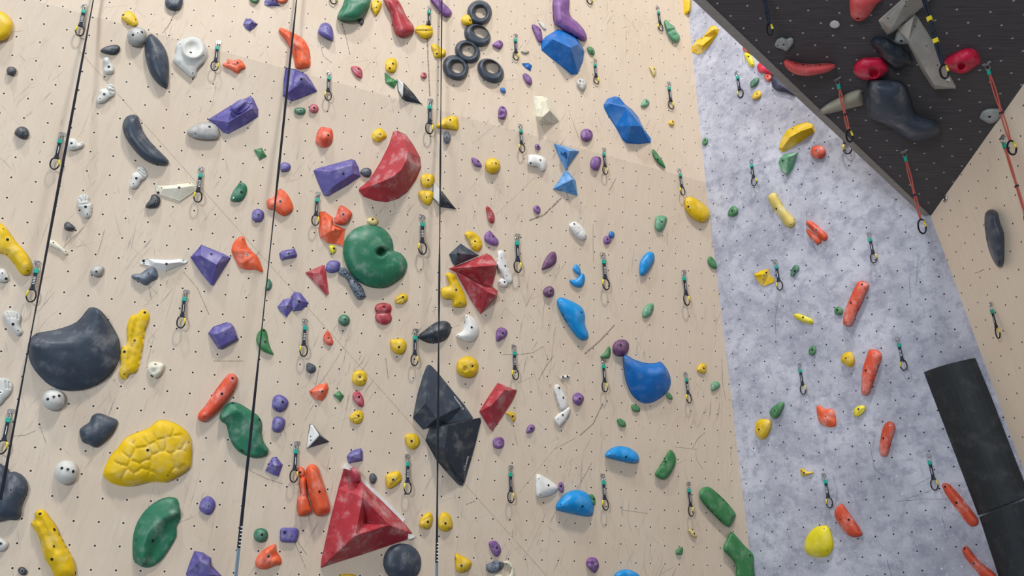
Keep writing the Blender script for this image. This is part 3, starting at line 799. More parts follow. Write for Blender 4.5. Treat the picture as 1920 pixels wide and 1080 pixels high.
# --- b0
D('b0','black',5,'small black faceted rock near the edge, above left quickdraw','130,215 150,175 190,155 240,170 260,215 250,250 200,265 155,245',b='207,208,3 225,245,3',rock=.5)
D('b0','bone',4,'bone-white snail-shaped hold just behind the first strap','605,330 610,280 640,258 680,265 710,300 750,295 755,330 720,355 660,372 620,365',b='643,307,1 735,310,2',bumps='645,305,50,1 645,305,25,-1')
D('b0','charcoal',8,'large curved charcoal banana below the long leaf','1150,60 1195,47 1240,60 1260,120 1300,220 1380,320 1460,400 1515,460 1510,490 1460,502 1360,485 1270,430 1180,330 1120,230 1103,150 1120,90',b='1287,270,1 1203,65,2 1193,317,2 1462,453,2',p=1.9)
D('b0','bone',4,'bone-white foot-shaped hold just under the charcoal banana','1165,690 1180,620 1190,580 1225,560 1240,520 1290,515 1320,570 1315,620 1270,650 1240,705 1190,718',b='1227,620,0 1200,670,2',grooves='1235,560,1300,620,12,-1.2 1260,530,1315,570,10,-1.8 1255,550,1318,600,10,-1.8',den=2)
D('b0','bone',4,'bone-white foot-shaped hold with toes up, near the strap','695,830 710,780 760,762 800,785 805,830 832,860 820,950 790,982 750,970 725,900 700,880',b='770,877,0 785,942,2',grooves='740,770,750,820,10,-1.8 775,775,775,820,10,-1.8 715,800,735,830,10,-1.8 700,860,800,850,10,-.7',den=2)
FV('b0','cream','flat cream kite-shaped hold touching a quickdraw','1410,690 1560,675 1730,655 1770,690 1760,730 1620,825 1440,770 1410,730','1470,715,2.5 1620,705,4 1720,690,3','8-9 9-10',b='1612,703,0 1425,750,0 1710,670,2 1455,705,2')
D('b0','black',4.5,'black comma-shaped hold under the cream kite','1310,865 1350,810 1365,775 1400,765 1440,800 1440,845 1410,880 1330,888',b='1400,823,1 1338,865,3')
D('b1','grey',6,'grey pebble partly under the violet wedge','-140,200 -110,165 -50,130 30,118 120,140 150,220 130,265 60,275 -40,270 -120,240',b='62,157,0 -65,215,3',p=2.4)
D('c0','black',4.5,'small glossy black knob beside the first strap','578,85 580,45 610,28 640,45 675,80 665,100 620,108 590,100',b='605,85,3 607,40,3')
D('c0','yellow',6,'long yellow log hold cut off by the picture edge','-50,20 0,35 60,90 130,190 220,290 275,380 290,450 270,495 220,512 180,490 120,400 50,330 -50,270',b='68,188,0 28,92,2 62,322,2 250,468,2',rough=1.0,bumps='100,200,50,1 250,420,40,1')
# --- b1
FV('b1','leaf','tiny green diamond near the grey pebble','470,365 530,350 570,418 515,448','525,385,3','',b='525,380,3')
D('b1','green',4,'shiny green bean left of the middle strap','250,800 270,745 310,690 340,655 390,680 398,740 370,800 330,830 265,828',b='350,745,0 277,797,3 345,680,2')
D('b1','violet',4,'small violet dome touching the middle strap','697,530 705,490 740,475 785,495 790,530 760,558 710,558',b='743,490,3')
D('b1','tangerine',3,'orange mushroom hold with a round cap','1018,270 1035,200 1070,158 1110,165 1150,170 1170,200 1172,270 1150,320 1100,345 1050,335 1020,300',b='1130,233,0',bumps='1110,250,75,6',grooves='1100,165,1105,195,14,-1')
D('b1','yellow',3,'yellow cup hold beside the red half-moon','1525,250 1535,200 1590,168 1630,190 1658,240 1630,270 1580,298 1540,280',b='1597,230,0',bumps='1595,230,50,2 1597,230,25,-1.5',rough=.6)
FV('b1','red','huge red half-moon volume with a chalked ledge','1415,710 1500,640 1600,480 1680,320 1720,200 1750,192 1830,230 1894,320 1954,430 1964,520 1924,620 1840,740 1760,800 1660,830 1560,820 1450,780 1410,730','1745,240,3 1815,300,11 1843,380,17 1830,460,20 1790,540,22 1720,600,21 1640,640,18 1530,680,12 1450,712,4','17-18 18-19 19-20 20-21 21-22 22-23 23-24 24-25',b='1780,770,3 1750,205,2',bevel=.012,name='climbing_volume',cat='climbing volume')
FV('b1','violet','big violet block beside the red half-moon','1003,550 1040,530 1340,450 1370,460 1400,520 1418,600 1300,680 1130,778 1095,770 1050,670','1135,560,8 1340,505,8 1350,580,7 1180,690,7','10-11 11-12 12-13 13-10 10-0 11-3 12-5 13-7',b='1265,580,0 1090,533,3 1345,465,3',bevel=.014)
D('b1','charcoal',4,'small charcoal knob wedged between violet block and red moon','1418,565 1450,530 1500,530 1520,565 1500,608 1450,605',b='1478,565,3')
D('b1','orange',5,'smooth orange pebble crossed by the middle strap','575,840 590,810 640,790 680,725 730,730 780,790 815,880 790,930 730,960 680,935 640,905 590,895',b='698,828,1 725,935,2')
D('b1','violet',4,'small violet disc below the green bean','443,960 455,915 500,895 545,920 550,970 520,1010 480,1012 445,990',b='503,950,1')
FV('c1','orange','orange faceted stack above the green spiral','1055,-60 1100,-62 1170,-10 1175,50 1278,95 1262,238 1200,222 1125,215 1062,165 1048,100 1058,30','1150,40,6 1155,110,7 1190,100,6 1090,60,3','11-12 12-13 11-2 12-7 13-4 11-14',b='1195,98,1 1100,0,2')
D('b1','tangerine',5,'red-orange block with grooves above the green spiral','1185,1000 1210,930 1245,865 1340,925 1330,980 1280,1035 1200,1030',b='1265,945,1',grooves='1215,960,1290,1010,8,-1',p=3)
D('b1','pale_yellow',3.5,'pale yellow pebble on top of the green spiral','1480,1000 1500,975 1540,970 1578,1000 1570,1035 1530,1045 1490,1025',b='1530,990,0')
# --- b2
D('b2','yellow',4.5,'yellow ribbed conch crossed by the right strap','275,140 310,115 350,80 410,60 465,70 478,120 470,185 400,180 320,170 285,165',b='402,95,0',ribs=(-10,21,.45),den=1.5)
D('b2','marble',4.5,'small marbled black and white knob under the yellow conch','342,250 350,215 375,195 405,235 405,280 380,308 350,295',b='372,255,1',rough=.6)
D('b2','yellow',4,'yellow heart-shaped hold, upper of two by the triangle','135,640 145,595 200,580 255,595 262,650 235,690 195,710 155,690',b='205,637,0 200,688,2',grooves='195,590,205,630,14,-1',rough=.5)
D('b2','yellow',4,'yellow heart-shaped hold, lower of two by the triangle','118,770 130,735 190,730 250,745 248,800 215,860 160,840',b='187,793,0',grooves='185,738,185,790,12,-1',rough=.5)
FV('b2','black','black and white triangular volume crossed by the right strap','255,655 280,685 330,740 450,893 320,875 303,860 250,795','312,740,7 308,840,6 380,830,3.5','0-7 7-8 8-5 7-9 8-9',b='',facemat=lambda x,y:1 if x<760+309/4.8 else 0,mats=[MAT['black'],MAT['white']],name='climbing_volume',cat='climbing volume')
D('b2','purple',3.5,'purple pointed bean left of the yellow ball','597,435 640,445 670,470 688,515 640,515 610,490',b='653,468,0')
D('b2','yellow',7,'smooth yellow ball with a few small holes','717,508 735,460 785,437 835,460 855,508 838,555 785,580 737,558',b='815,485,0 778,482,2 840,497,2')
D('b2','purple',3,'tiny purple stud right of the middle quickdraw','1168,320 1195,312 1217,345 1195,365 1172,350',b='1193,335,0')
D('b2','white',5,'white bean with a tail below the tiny purple stud','1110,415 1160,405 1240,425 1270,470 1262,540 1225,560 1190,520 1130,510 1100,485',b='1215,457,1 1127,483,1')
FV('b2','sky','pale blue pyramid, upper half of the hourglass pair','1343,310 1450,340 1560,378 1500,460 1447,540 1390,430','1480,372,9 1400,375,3','6-0 6-2 6-4 6-7 7-0',b='1400,385,2 1440,480,2')
D('b2','blue',6,'blue knob screwed onto the upper pale blue pyramid','1400,385 1420,365 1450,368 1465,395 1455,430 1445,445 1430,425 1405,405',b='1437,395,0 1445,430,2',edge=4.0)
FV('b2','sky','pale blue pyramid, lower half of the hourglass pair','1445,550 1500,600 1530,640 1547,772 1440,740 1335,715 1390,640','1500,632,10','7-0 7-2 7-3 7-5',b='1430,592,2 1380,658,2 1490,740,2 1405,718,2')
D('b2','purple',5,'round purple ball below the cream volume side','1577,232 1590,190 1632,175 1672,192 1687,232 1672,270 1632,290 1592,272',b='1660,198,0 1590,262,2',rock=.2)
D('b2','purple',5,'smooth purple egg beside a quickdraw under the shade line','1665,490 1680,440 1720,422 1760,440 1755,500 1730,545 1695,545 1670,520',b='1745,438,0',p=2.4)
D('b2','red',3.5,'slim red crocodile hold with ridges','725,885 745,873 780,910 803,960 800,1015 770,1025 745,995 735,940',b='770,985,2',grooves='735,895,790,910,6,-.8 735,915,795,930,6,-.8 740,935,798,950,6,-.8 745,955,800,970,6,-.8')
D('b2','purple',3.5,'small purple stud beside the long curved scuff','1153,885 1185,862 1215,890 1210,935 1185,940 1160,915',b='1190,885,0')
# --- b3
D('b3','yellow',3,'tiny yellow stud near the top of the grey corner','545,115 580,95 597,115 590,145 560,143',b='582,110,0')
D('b3','leaf',4,'slim dark green leaf below the blue slab volume','400,365 415,362 450,405 490,460 517,522 490,515 440,470 405,410',b='448,452,0')
D('b3','yellow',7,'big smooth yellow oval straddling the grey corner','688,850 700,800 750,788 800,810 870,865 915,930 905,990 860,1018 800,1005 740,960 700,900',b='716,833,2 722,875,0 737,905,2 828,990,2')
D('b3','sage',4.5,'green bean just under the smooth yellow oval','425,1010 440,965 490,955 530,975 525,1020 490,1090 450,1100 422,1060',b='485,1010,0')
D('b3','leaf',3.5,'small green knob on the grey wall next to the corner','848,290 870,255 897,265 895,305 870,325 850,315',b='875,278,0')
FV('b3','sage','dark green triangular horn on the grey wall','1535,480 1550,440 1600,400 1705,388 1690,440 1660,530 1612,598 1560,550','1625,430,7 1600,580,4 1680,410,5','8-9 8-10 10-3 9-6',b='1572,460,0',bevel=.015)
FV('b3','yellow','bright yellow arch hold near the roof corner','1540,350 1560,270 1610,190 1700,140 1790,115 1845,140 1855,200 1770,260 1650,340 1570,380','1640,250,8 1740,195,9 1830,165,6 1570,345,4','13-10 10-11 11-12',b='1660,175,1 1835,190,2',bevel=.025)
D('b3','tangerine',5,'coral red ball hold next to the bright yellow arch','1823,390 1840,340 1890,325 1940,340 1960,385 1940,430 1890,445 1840,430',b='1873,370,1')
D('b3','pale_yellow',6,'cream and yellow banana on the grey wall','1440,800 1460,760 1510,755 1550,820 1600,900 1670,980 1685,1030 1650,1065 1600,1050 1540,970 1475,880',b='1515,895,0 1645,1040,2')
D('b3','leaf',4.5,'green teardrop on the grey wall beside the seam','1077,940 1095,895 1135,868 1168,900 1165,940 1130,965 1085,960',b='1117,913,0')
D('c3','tangerine',6,'orange roll, upper of two touching rolls on grey','1785,50 1800,15 1850,35 1930,100 1975,150 1965,190 1930,195 1850,120',b='1873,100,1')
D('c3','orange',4,'orange stub, lower of two touching rolls on grey','1785,88 1830,115 1915,185 1910,225 1870,220 1800,145',b='')
# --- right wooden side wall
D('c4','charcoal',9,'long dark slug-shaped hold alone on the side wall','1565,-20 1590,-70 1635,-82 1680,-50 1700,30 1735,130 1738,250 1735,370 1710,435 1670,420 1630,350 1595,250 1570,120',b='',rough=.6)
# --- c0
D('c0','cream',3,'slim cream banana beside the first strap','435,200 480,195 530,225 590,280 610,310 590,330 540,290 480,260 440,240',b='480,215,2 590,295,2')
D('c0','grey',4.5,'small pale grey pebble under the slim cream banana','812,470 835,435 880,420 925,430 935,465 910,515 865,525 830,505',b='867,478,1')
FV('c0','white','white bow-shaped hold touching a charcoal wedge','1268,375 1330,360 1500,370 1640,362 1690,375 1670,400 1560,440 1490,470 1420,455 1360,425 1270,405','1400,395,4 1495,405,5 1600,392,4','11-12 12-13',b='1497,407,1 1292,380,0 1648,378,2 1295,405,2',bevel=.012)
D('c0','slate',5,'slate grey wedge under the white bow','1183,515 1200,500 1270,490 1330,445 1395,445 1420,510 1410,540 1360,565 1310,600 1250,570 1195,540',b='1337,493,1 1243,530,2',p=1.5)
D('c0','bone',4,'bone-white knob at the picture edge under the yellow log','-30,465 30,450 60,475 80,520 75,560 40,575 -30,560',b='55,540,0 20,490,2',bumps='20,490,40,1')
D('c0','bone',4,'bone-white foot-shaped hold at the picture edge, toes up','28,880 45,830 110,825 165,840 190,885 180,960 205,1010 190,1045 150,1055 100,1000 60,940',b='117,950,0 162,1007,2',grooves='60,835,75,890,10,-1.8 95,830,105,885,10,-1.8 130,835,135,890,10,-1.8 160,850,160,900,9,-1.8',den=2)
D('c0','charcoal',18,'huge charcoal shield bowl with a rim','275,1080 330,1030 450,1010 570,980 690,930 760,850 800,805 850,798 910,830 980,920 1040,1020 1075,1100 1085,1200 1070,1280 1020,1370 930,1460 800,1525 680,1548 560,1545 450,1500 350,1410 280,1310 250,1200 255,1120',b='843,818,3 330,1050,2 605,960,3 1055,1100,3 1020,1310,3 640,1525,3 415,1470,3 278,1275,2',ridge=('300,1130 380,1105 480,1125 600,1130 700,1110 790,1040 850,950 880,870 860,815',19,2.5,1,'front'),grooves='720,1140,850,1400,14,.6',den=1.5)
D('d0','yellow',4,'tall yellow gnarled root hold beside the charcoal shield','1140,0 1160,-70 1180,-110 1240,-130 1270,-160 1310,-165 1345,-120 1340,-60 1310,20 1290,150 1270,260 1240,380 1200,410 1160,420 1135,462 1090,455 1070,400 1090,320 1080,250 1095,170 1140,150',b='1212,112,1 1120,213,0 1302,-140,0 1118,415,2',grooves='1235,-100,1190,150,16,-2.5 1190,150,1160,300,14,-2',rough=1.2,den=1.3,ribs=(80,20,.12))
D('d0','cream',4.5,'cream knob with facets beside the yellow root','1325,370 1350,310 1400,300 1470,320 1480,360 1450,420 1400,455 1350,420',b='1398,327,1 1367,430,0',rock=.5)
D('d0','bone',4,'bone-white foot-shaped hold cut by the picture edge','-40,470 50,450 100,480 115,540 90,600 40,650 10,690 -40,690',b='8,578,1',grooves='50,480,60,540,10,-1.8 80,490,85,545,9,-1.8',den=2)
D('d0','bone',9,'bone-white ball under the charcoal shield','373,642 395,580 440,550 478,545 530,552 575,590 585,640 570,700 520,735 478,742 420,725 385,690',b='484,620,1 430,640,0 533,610,0')
D('d0','charcoal',6,'four-cornered charcoal rock below the shield','715,930 740,890 800,850 830,790 880,768 930,775 990,800 1050,825 1060,860 1030,930 960,1010 870,1075 800,1050 740,1020',b='900,882,3 770,1000,3')
# --- c1
FV('c1','violet','violet trapezoid block left of the middle strap','-104,345 -40,275 -10,237 190,318 250,352 170,475 95,597 75,590 0,500','-20,330,7 125,415,10 180,335,6','9-10 10-4 10-6 9-0 10-11 11-3 9-1',b='78,320,0 -75,330,3 -22,263,3',bevel=.014)
D('c1','orange',4,'ragged orange flame-shaped hold left of the middle strap','262,260 290,200 340,160 375,170 400,240 440,290 500,350 545,470 530,480 470,460 400,460 330,440 300,380 265,310',b='400,325,1 360,190,2',grooves='280,290,440,300,12,1.2 360,400,460,330,12,1.2',rough=1,p=1.5)
FV('c1','violet','small violet rectangular block right of the middle strap','693,310 720,290 825,268 850,325 840,345 715,372 700,350','730,315,3.5 815,295,3.5 820,325,3.5 735,345,3.5','7-8 8-9 9-10 10-7',b='775,315,1 733,308,2')
D('c1','green',3,'small green fin against the middle strap','562,640 575,570 595,540 622,580 618,620 590,645',b='600,595,3')
D('c1','lemon',3,'tiny yellow stud beside the green spiral','1135,250 1165,235 1200,260 1195,300 1170,315 1145,285',b='1182,268,0')
D('c1','green',11,'huge glossy green spiral disc','1262,310 1275,200 1340,110 1430,65 1510,55 1600,75 1670,130 1705,190 1716,250 1720,290 1780,310 1830,370 1842,430 1810,510 1740,570 1660,615 1570,625 1470,605 1370,540 1300,440',b='1338,170,3 1283,318,3 1815,475,3 1635,607,3 1400,545,2',bumps='1603,300,50,-22 1600,300,130,2.5',grooves='1605,300,1725,292,22,-5',p=1.9,den=2.6)
FV('c1','red','small dark red triangle pointing down','935,485 1075,422 1095,425 1110,500 1132,670 1115,685 1030,590 945,500','1050,490,3 1085,600,2.6','8-9',b='980,503,3 1080,598,3',bevel=.01)
D('c1','violet',4,'violet oval beside the dark red triangle','1107,440 1130,390 1180,375 1230,390 1237,430 1210,475 1150,488 1115,470',b='1168,430,3')
D('c1','marble',4.5,'marbled black and white log against the green spiral','1220,480 1240,440 1290,450 1340,510 1420,590 1465,690 1440,720 1400,727 1375,700 1330,620 1290,540 1240,510',b='1365,568,1 1250,470,2 1420,700,2',rough=.8)
D('c1','yellow',3.5,'yellow pronged knob below the green spiral','1730,730 1750,700 1800,670 1840,690 1840,735 1790,768 1740,760',b='1803,705,0',grooves='1740,745,1790,720,10,-1.5 1770,765,1800,730,8,-1')
FV('c1','violet','violet fin, left one of two touching','680,790 730,730 805,710 812,800 755,877 700,830','760,780,4','6-0 6-2 6-4',b='765,790,1',bevel=.012)
FV('c1','violet','violet shell, right one of two touching','798,700 830,660 880,670 950,760 890,820 815,828 803,770','880,740,5 830,800,2','7-1 7-3 7-8 8-5',b='868,745,0 812,708,3 895,795,3',bevel=.012)
D('c1','green',4.5,'round green stud below the marbled log','1221,914 1235,878 1273,862 1310,878 1325,914 1310,950 1273,966 1237,950',b='1283,907,1')
D('c1','red',4,'red two-lobed clam hold','1548,810 1570,770 1630,757 1690,775 1700,820 1690,855 1703,890 1690,930 1630,957 1570,930 1550,880 1565,850',b='1632,792,0 1570,830,2',grooves='1560,852,1695,840,14,-2.5',den=1.2)
# --- d1
FV('d1','violet','violet block with a lighter top alone under the trapezoid','55,45 100,-10 215,-50 252,-40 274,-15 320,100 170,190 140,180','125,58,7 258,-10,7 296,92,5 168,165,5','8-9 8-0 8-11 11-6 9-10 10-5 9-3 10-11',b='207,50,3 297,82,0',bevel=.012)
D('d1','tangerine',3,'small orange chip beside the lower middle quickdraw','1085,80 1120,25 1150,60 1175,120 1165,150 1135,158 1095,125',b='1132,92,0 1100,68,2',rough=.8)
D('d1','leaf',4,'green crescent crossed by the middle strap','483,90 500,40 540,5 575,30 590,110 610,180 640,238 590,230 520,195 490,140',b='563,122,1 550,22,0')
D('d1','charcoal',4,'small charcoal pebble with two bolts below a quickdraw','932,360 940,318 975,318 1015,345 1015,385 975,408 940,390',b='985,362,1 960,340,3')
D('d1','yellow',4.5,'rough yellow pebble left of a quickdraw mid-wall','1690,110 1740,100 1790,95 1830,130 1830,190 1795,235 1740,230 1700,190',b='1767,172,0',rough=1.2)
D('d1','yellow',4,'yellow cup hold above the small dark pink oval','1345,450 1360,400 1410,378 1465,400 1478,460 1450,515 1390,520 1350,490',b='1415,443,1 1455,472,2',bumps='1418,440,55,1.5 1418,440,35,-2.5',den=1.3)
FV('d1','orange','orange shark-tooth hold above the tiny green diamond','965,570 1040,515 1115,498 1132,540 1110,610 1075,650 1020,640 980,600','1075,565,5','8-0 8-2 8-5',b='1075,568,1 980,578,2',bevel=.012)
FV('d1','leaf','tiny green diamond beside the orange shark-tooth','1183,602 1230,570 1268,610 1240,657','1232,605,3','',b='1238,600,3')
D('d1','rose',3.5,'dark pink oval striped with chalk under the yellow cup','1350,600 1385,567 1425,590 1450,650 1445,705 1405,705 1360,650',b='1407,620,0 1412,688,3',grooves='1360,600,1385,660,6,-.6 1380,585,1390,640,6,-.6')
D('d1','yellow',3.5,'yellow knob with a cauliflower texture','1322,800 1360,760 1410,738 1445,770 1440,830 1400,862 1350,855',b='1403,787,0 1358,840,2',rough=2.2,den=1.4)
D('d1','violet',5,'violet rounded triangle, upper of two by the middle strap','625,680 640,620 690,600 745,625 772,675 740,735 680,757 630,720',b='720,665,0 665,725,2')
D('d1','violet',5,'violet disc, lower of two by the middle strap','625,880 635,820 680,797 735,820 738,880 700,932 650,938 625,910',b='690,858,3')
D('d1','tangerine',7,'long chalky orange banana above the green wave','-40,775 30,690 110,570 190,460 240,412 290,420 315,465 300,530 240,630 150,740 60,820 10,845 -35,825',b='172,592,0 268,452,0 12,793,3')
D('d1','green',9,'large green wave hold crossed by the middle strap','190,720 250,665 330,680 430,740 500,790 535,860 530,950 550,1030 590,1085 590,1115 570,1150 460,1170 360,1135 290,1080 240,985 215,875 180,850 155,820 155,780',b='270,678,0 508,825,0 352,1105,0',den=1.5,ridge=('165,830 220,780 300,745 370,770 430,830 470,900 480,980 520,1060 580,1110',9,5.5,1,'hollow'))
FV('d1','black','small black and white pyramid volume','968,868 990,868 1060,965 1135,1022 1040,1050 942,1080 955,960','1050,968,7','7-1 7-3 7-5 7-0',b='973,975,2 975,1010,2 1040,1020,3 1065,1010,3',facemat=lambda x,y:1 if side(x,y,(380+985/4.8,615+868/4.8),(380+1050/4.8,615+968/4.8))>0 and side(x,y,(380+1050/4.8,615+968/4.8),(380+950/4.8,615+1078/4.8))>0 else 0,mats=[MAT['charcoal'],MAT['white']],name='climbing_volume',cat='climbing volume')
D('d1','yellow',4,'yellow two-lobed knob touching the big black volumes side','1822,970 1870,950 1930,965 1955,1020 1930,1075 1880,1095 1835,1050',b='1880,1018,0',grooves='1920,970,1925,1050,9,-1',rough=.5)
# --- c2
D('c2','yellow',4,'yellow ear-shaped hold above the dark faceted stone','535,135 570,112 630,130 680,190 692,250 650,295 600,270 580,220 545,165',b='628,205,0',bumps='620,180,45,-1.5',rough=1)
D('c2','purple',4,'purple knob right of the yellow ear-shaped hold','710,170 730,125 765,113 800,150 838,200 830,240 790,243 730,215',b='790,160,0')
FV('c2','charcoal','charcoal four-sided stone on top of the red fan','400,320 500,228 655,330 550,375 450,418 425,390','485,315,8','6-0 6-1 6-2 6-4',b='475,318,0',bevel=.012)
FV('c2','red','red faceted wedge, upper blade of the red fan','403,448 590,378 730,315 770,335 828,410 805,510 775,608 690,585 560,520 450,475','640,432,14 815,420,13','10-0 10-11 11-4 10-2',b='690,382,2 510,468,2 700,497,2 738,560,3 715,342,3',bevel=.01,name='climbing_volume',cat='climbing volume')
FV('c2','red','red faceted wedge, lower blade of the red fan','455,475 560,520 690,590 775,605 828,650 825,700 680,853 600,740 520,590','610,560,7 745,660,13 815,690,9','0-9 9-10 10-11 10-3',b='600,632,2 677,708,2 670,788,3',bevel=.01,name='climbing_volume',cat='climbing volume')
D('c2','yellow',5,'bright yellow splash-shaped hold left of the red fan','365,500 400,485 450,510 470,560 500,610 540,700 550,775 490,800 430,790 420,730 360,725 325,700 322,625 390,610 385,560',b='457,640,1 493,758,2',bumps='450,545,30,-2',grooves='380,520,440,600,18,.8')
D('c2','white',4,'long white blade beside the red fan','830,300 885,293 910,370 940,480 965,550 945,583 905,575 870,500 828,440',b='898,425,1 868,352,2 912,512,2')
D('c2','white',4,'small white knob at the foot of the long white blade','835,560 870,535 905,560 922,590 900,618 850,605',b='893,570,0 850,575,2')
D('c2','white',4.5,'white oval split by a line, upper of the white holds','1475,70 1495,35 1540,28 1590,70 1630,130 1625,180 1580,192 1520,140',b='1520,48,0 1563,82,2 1620,155,2',grooves='1540,155,1600,95,5,-1')
D('c2','plum',4,'dark plum leaf below the white oval','1228,450 1250,380 1300,310 1345,298 1362,350 1350,400 1300,440 1240,458',b='1312,355,3')
D('c2','blue',3.5,'tiny blue ball touching a tiny purple knob','1830,140 1845,115 1875,120 1882,155 1860,178 1838,165',b='')
D('c2','purple',3.5,'tiny purple knob touching a tiny blue ball','1783,190 1800,155 1840,165 1852,195 1835,225 1795,228',b='1820,185,0')
D('c2','azure',3.5,'small bright blue drop above the bright blue hook','1508,445 1530,413 1560,425 1580,480 1565,505 1535,490 1515,465',b='')
D('c2','azure',4,'bright blue hook-shaped hold below the blue drop','1478,550 1530,548 1580,500 1605,495 1617,540 1600,600 1560,620 1510,600',b='')
D('c2','plum',4.5,'dark plum stud with facets below the plum leaf','1240,665 1255,625 1300,607 1335,630 1335,685 1290,710 1255,695',b='1307,648,0',rock=.4)
D('c2','azure',8,'big bright blue boot sole shape slanting down','1365,760 1375,720 1410,710 1490,740 1580,790 1615,860 1615,950 1645,1030 1645,1070 1610,1095 1560,1080 1480,980 1400,850',b='1583,843,0 1402,748,2',p=1.7)
D('c2','black',7,'black marbled wing crossed by the right strap','110,1060 180,1000 270,935 350,920 400,945 412,1000 380,1070 320,1110 230,1122 160,1100',b='212,1105,3',grooves='120,1058,400,975,10,1.5',p=1.5)
D('c2','white',6,'white shark-fin hold beside the black wing','455,1050 520,1000 535,880 550,860 610,890 655,960 660,1030 630,1090 580,1112 510,1095',b='597,978,0 555,885,2 475,1052,2',p=1.6)
D('c2','purple',4.5,'purple faceted knob beside the white shark-fin','815,1060 825,1000 865,978 915,1005 910,1050 870,1085 825,1105',b='877,1030,0',rock=.4)
# --- d2
D('d2','yellow',7,'round yellow brain coral hold','462,352 480,295 530,260 575,254 630,280 657,330 650,395 610,440 560,450 505,435 470,400',b='605,345,0',bumps='540,370,30,-3 600,350,26,-2 650,350,20,-2',ribs=(70,24,.3),rough=1,den=1.4)
VT = FV('d2','charcoal','huge black pointed volume, upper of the black pair','195,340 210,330 235,340 300,410 420,560 530,690 608,805 605,815 380,855 160,912 70,810 90,700 110,600 160,430','180,680,14 285,810,10 80,795,3','14-1 14-15 15-8 15-9 14-10',b='130,850,3 590,800,3 105,590,2',bevel=.012,name='climbing_volume',cat='climbing volume')
VB = FV('d2','black','huge black pointed volume, lower of the black pair','220,905 375,862 670,812 680,835 625,1060 531,1388 514,1417 485,1411 380,1300 289,1192 187,1010','385,875,12 350,1085,15 365,1180,13','11-1 11-12 12-13 13-7',b='220,968,3 675,848,2 505,1390,3 362,1030,3',bevel=.012,name='climbing_volume',cat='climbing volume')
FV('d2','red','red faceted brick volume alone right of the black pair','835,497 860,505 1000,565 970,640 880,780 785,922 760,900 672,750 740,640','890,560,10 780,690,11','9-10 9-2 9-0 10-5 10-7',b='820,558,2 955,605,2 880,690,3',bevel=.01,name='climbing_volume',cat='climbing volume')
D('d2','yellow',3,'small yellow hook by the foot of the red brick','905,765 950,752 985,770 992,815 970,847 955,815 930,790',b='965,795,0',rough=.8)
D('d2','purple',3.5,'small purple drop with a hole right of the yellow hook','1088,940 1105,885 1140,867 1165,890 1155,925 1120,945',b='1135,905,0')
D('d2','purple',4,'purple knob with clefts below the red brick','788,1020 810,990 860,983 888,1010 885,1060 850,1085 800,1075',b='848,1030,1',rock=.6)
D('d2','white',2,'tiny white bar with two holes','1402,440 1415,430 1475,425 1478,445 1440,455 1405,457',b='1420,440,0 1460,436,0')
D('d2','white',4,'white bone, upright upper piece of two','1338,545 1350,512 1380,508 1410,545 1450,620 1462,700 1440,735 1400,735 1375,680 1350,600',b='1422,627,1 1385,540,0',p=3)
D('d2','white',4,'white bone, slanting lower piece of two','1342,820 1380,770 1470,712 1485,750 1450,820 1400,880 1375,880',b='1417,783,1 1375,818,2',p=3)
D('d2','purple',4.5,'round purple stud beside the white bone pieces','1505,640 1520,595 1560,583 1600,610 1603,650 1565,698 1525,680',b='1570,635,0',rock=.3)
D('d2','leaf',3.5,'green half-moon above a quickdraw, by the purple boulder','1755,260 1795,220 1830,165 1848,200 1840,260 1800,277',b='')
# --- d3
D('d3','plum',6,'plum boulder touching the tip of the big blue shield','40,190 60,130 115,103 170,115 190,165 170,225 115,255 60,240',b='117,153,0',rock=.3)
D('d3','blue',11,'big glossy blue shield with a scooped top','135,255 165,245 240,285 340,315 430,315 475,305 530,370 562,450 560,520 520,590 440,650 370,677 290,665 210,590 160,470 140,340',b='485,562,3 283,643,2 547,465,3',den=1.4,ridge=('150,262 200,330 270,385 350,410 430,410 500,385 500,340',13,2,1,'front'))
D('d3','leaf',3,'small green bean at the lower rim of the blue shield','525,600 545,580 575,610 580,640 545,640 530,620',b='548,605,3')
D('d3','yellow',3.5,'small yellow and white chip above a green knob','800,380 830,325 870,320 888,350 880,400 850,410',b='862,362,0')
D('d3','sage',3.5,'small green knob near the grey seam, right of a quickdraw','930,520 945,488 990,485 1010,520 975,555 932,567',b='968,523,3')
D('d3','leaf',3,'small green pebble just under the blue shield','210,700 230,688 280,710 288,745 255,758 220,740',b='257,717,3')
D('d3','leaf',3,'small green pebble above the bright blue oval dome','82,825 110,815 150,840 163,875 140,892 100,880',b='127,850,3')
D('d3','leaf',5,'green arrowhead leaf on the grey wall','1455,745 1500,700 1560,662 1588,680 1570,740 1530,805 1490,815 1460,785',b='1500,742,1')
D('d3','yellow',6,'yellow scallop shell below the green arrowhead leaf','1320,920 1335,850 1375,820 1450,825 1470,860 1460,920 1420,990 1375,1003 1335,970',b='1358,913,0',grooves='1400,840,1350,900,9,-.8 1440,840,1370,960,9,-.8 1460,870,1390,985,9,-.8')
D('d3','leaf',3.5,'small green drop in the middle of the grey wall','1805,215 1815,180 1855,157 1873,185 1868,225 1840,250 1812,240',b='1838,195,0')
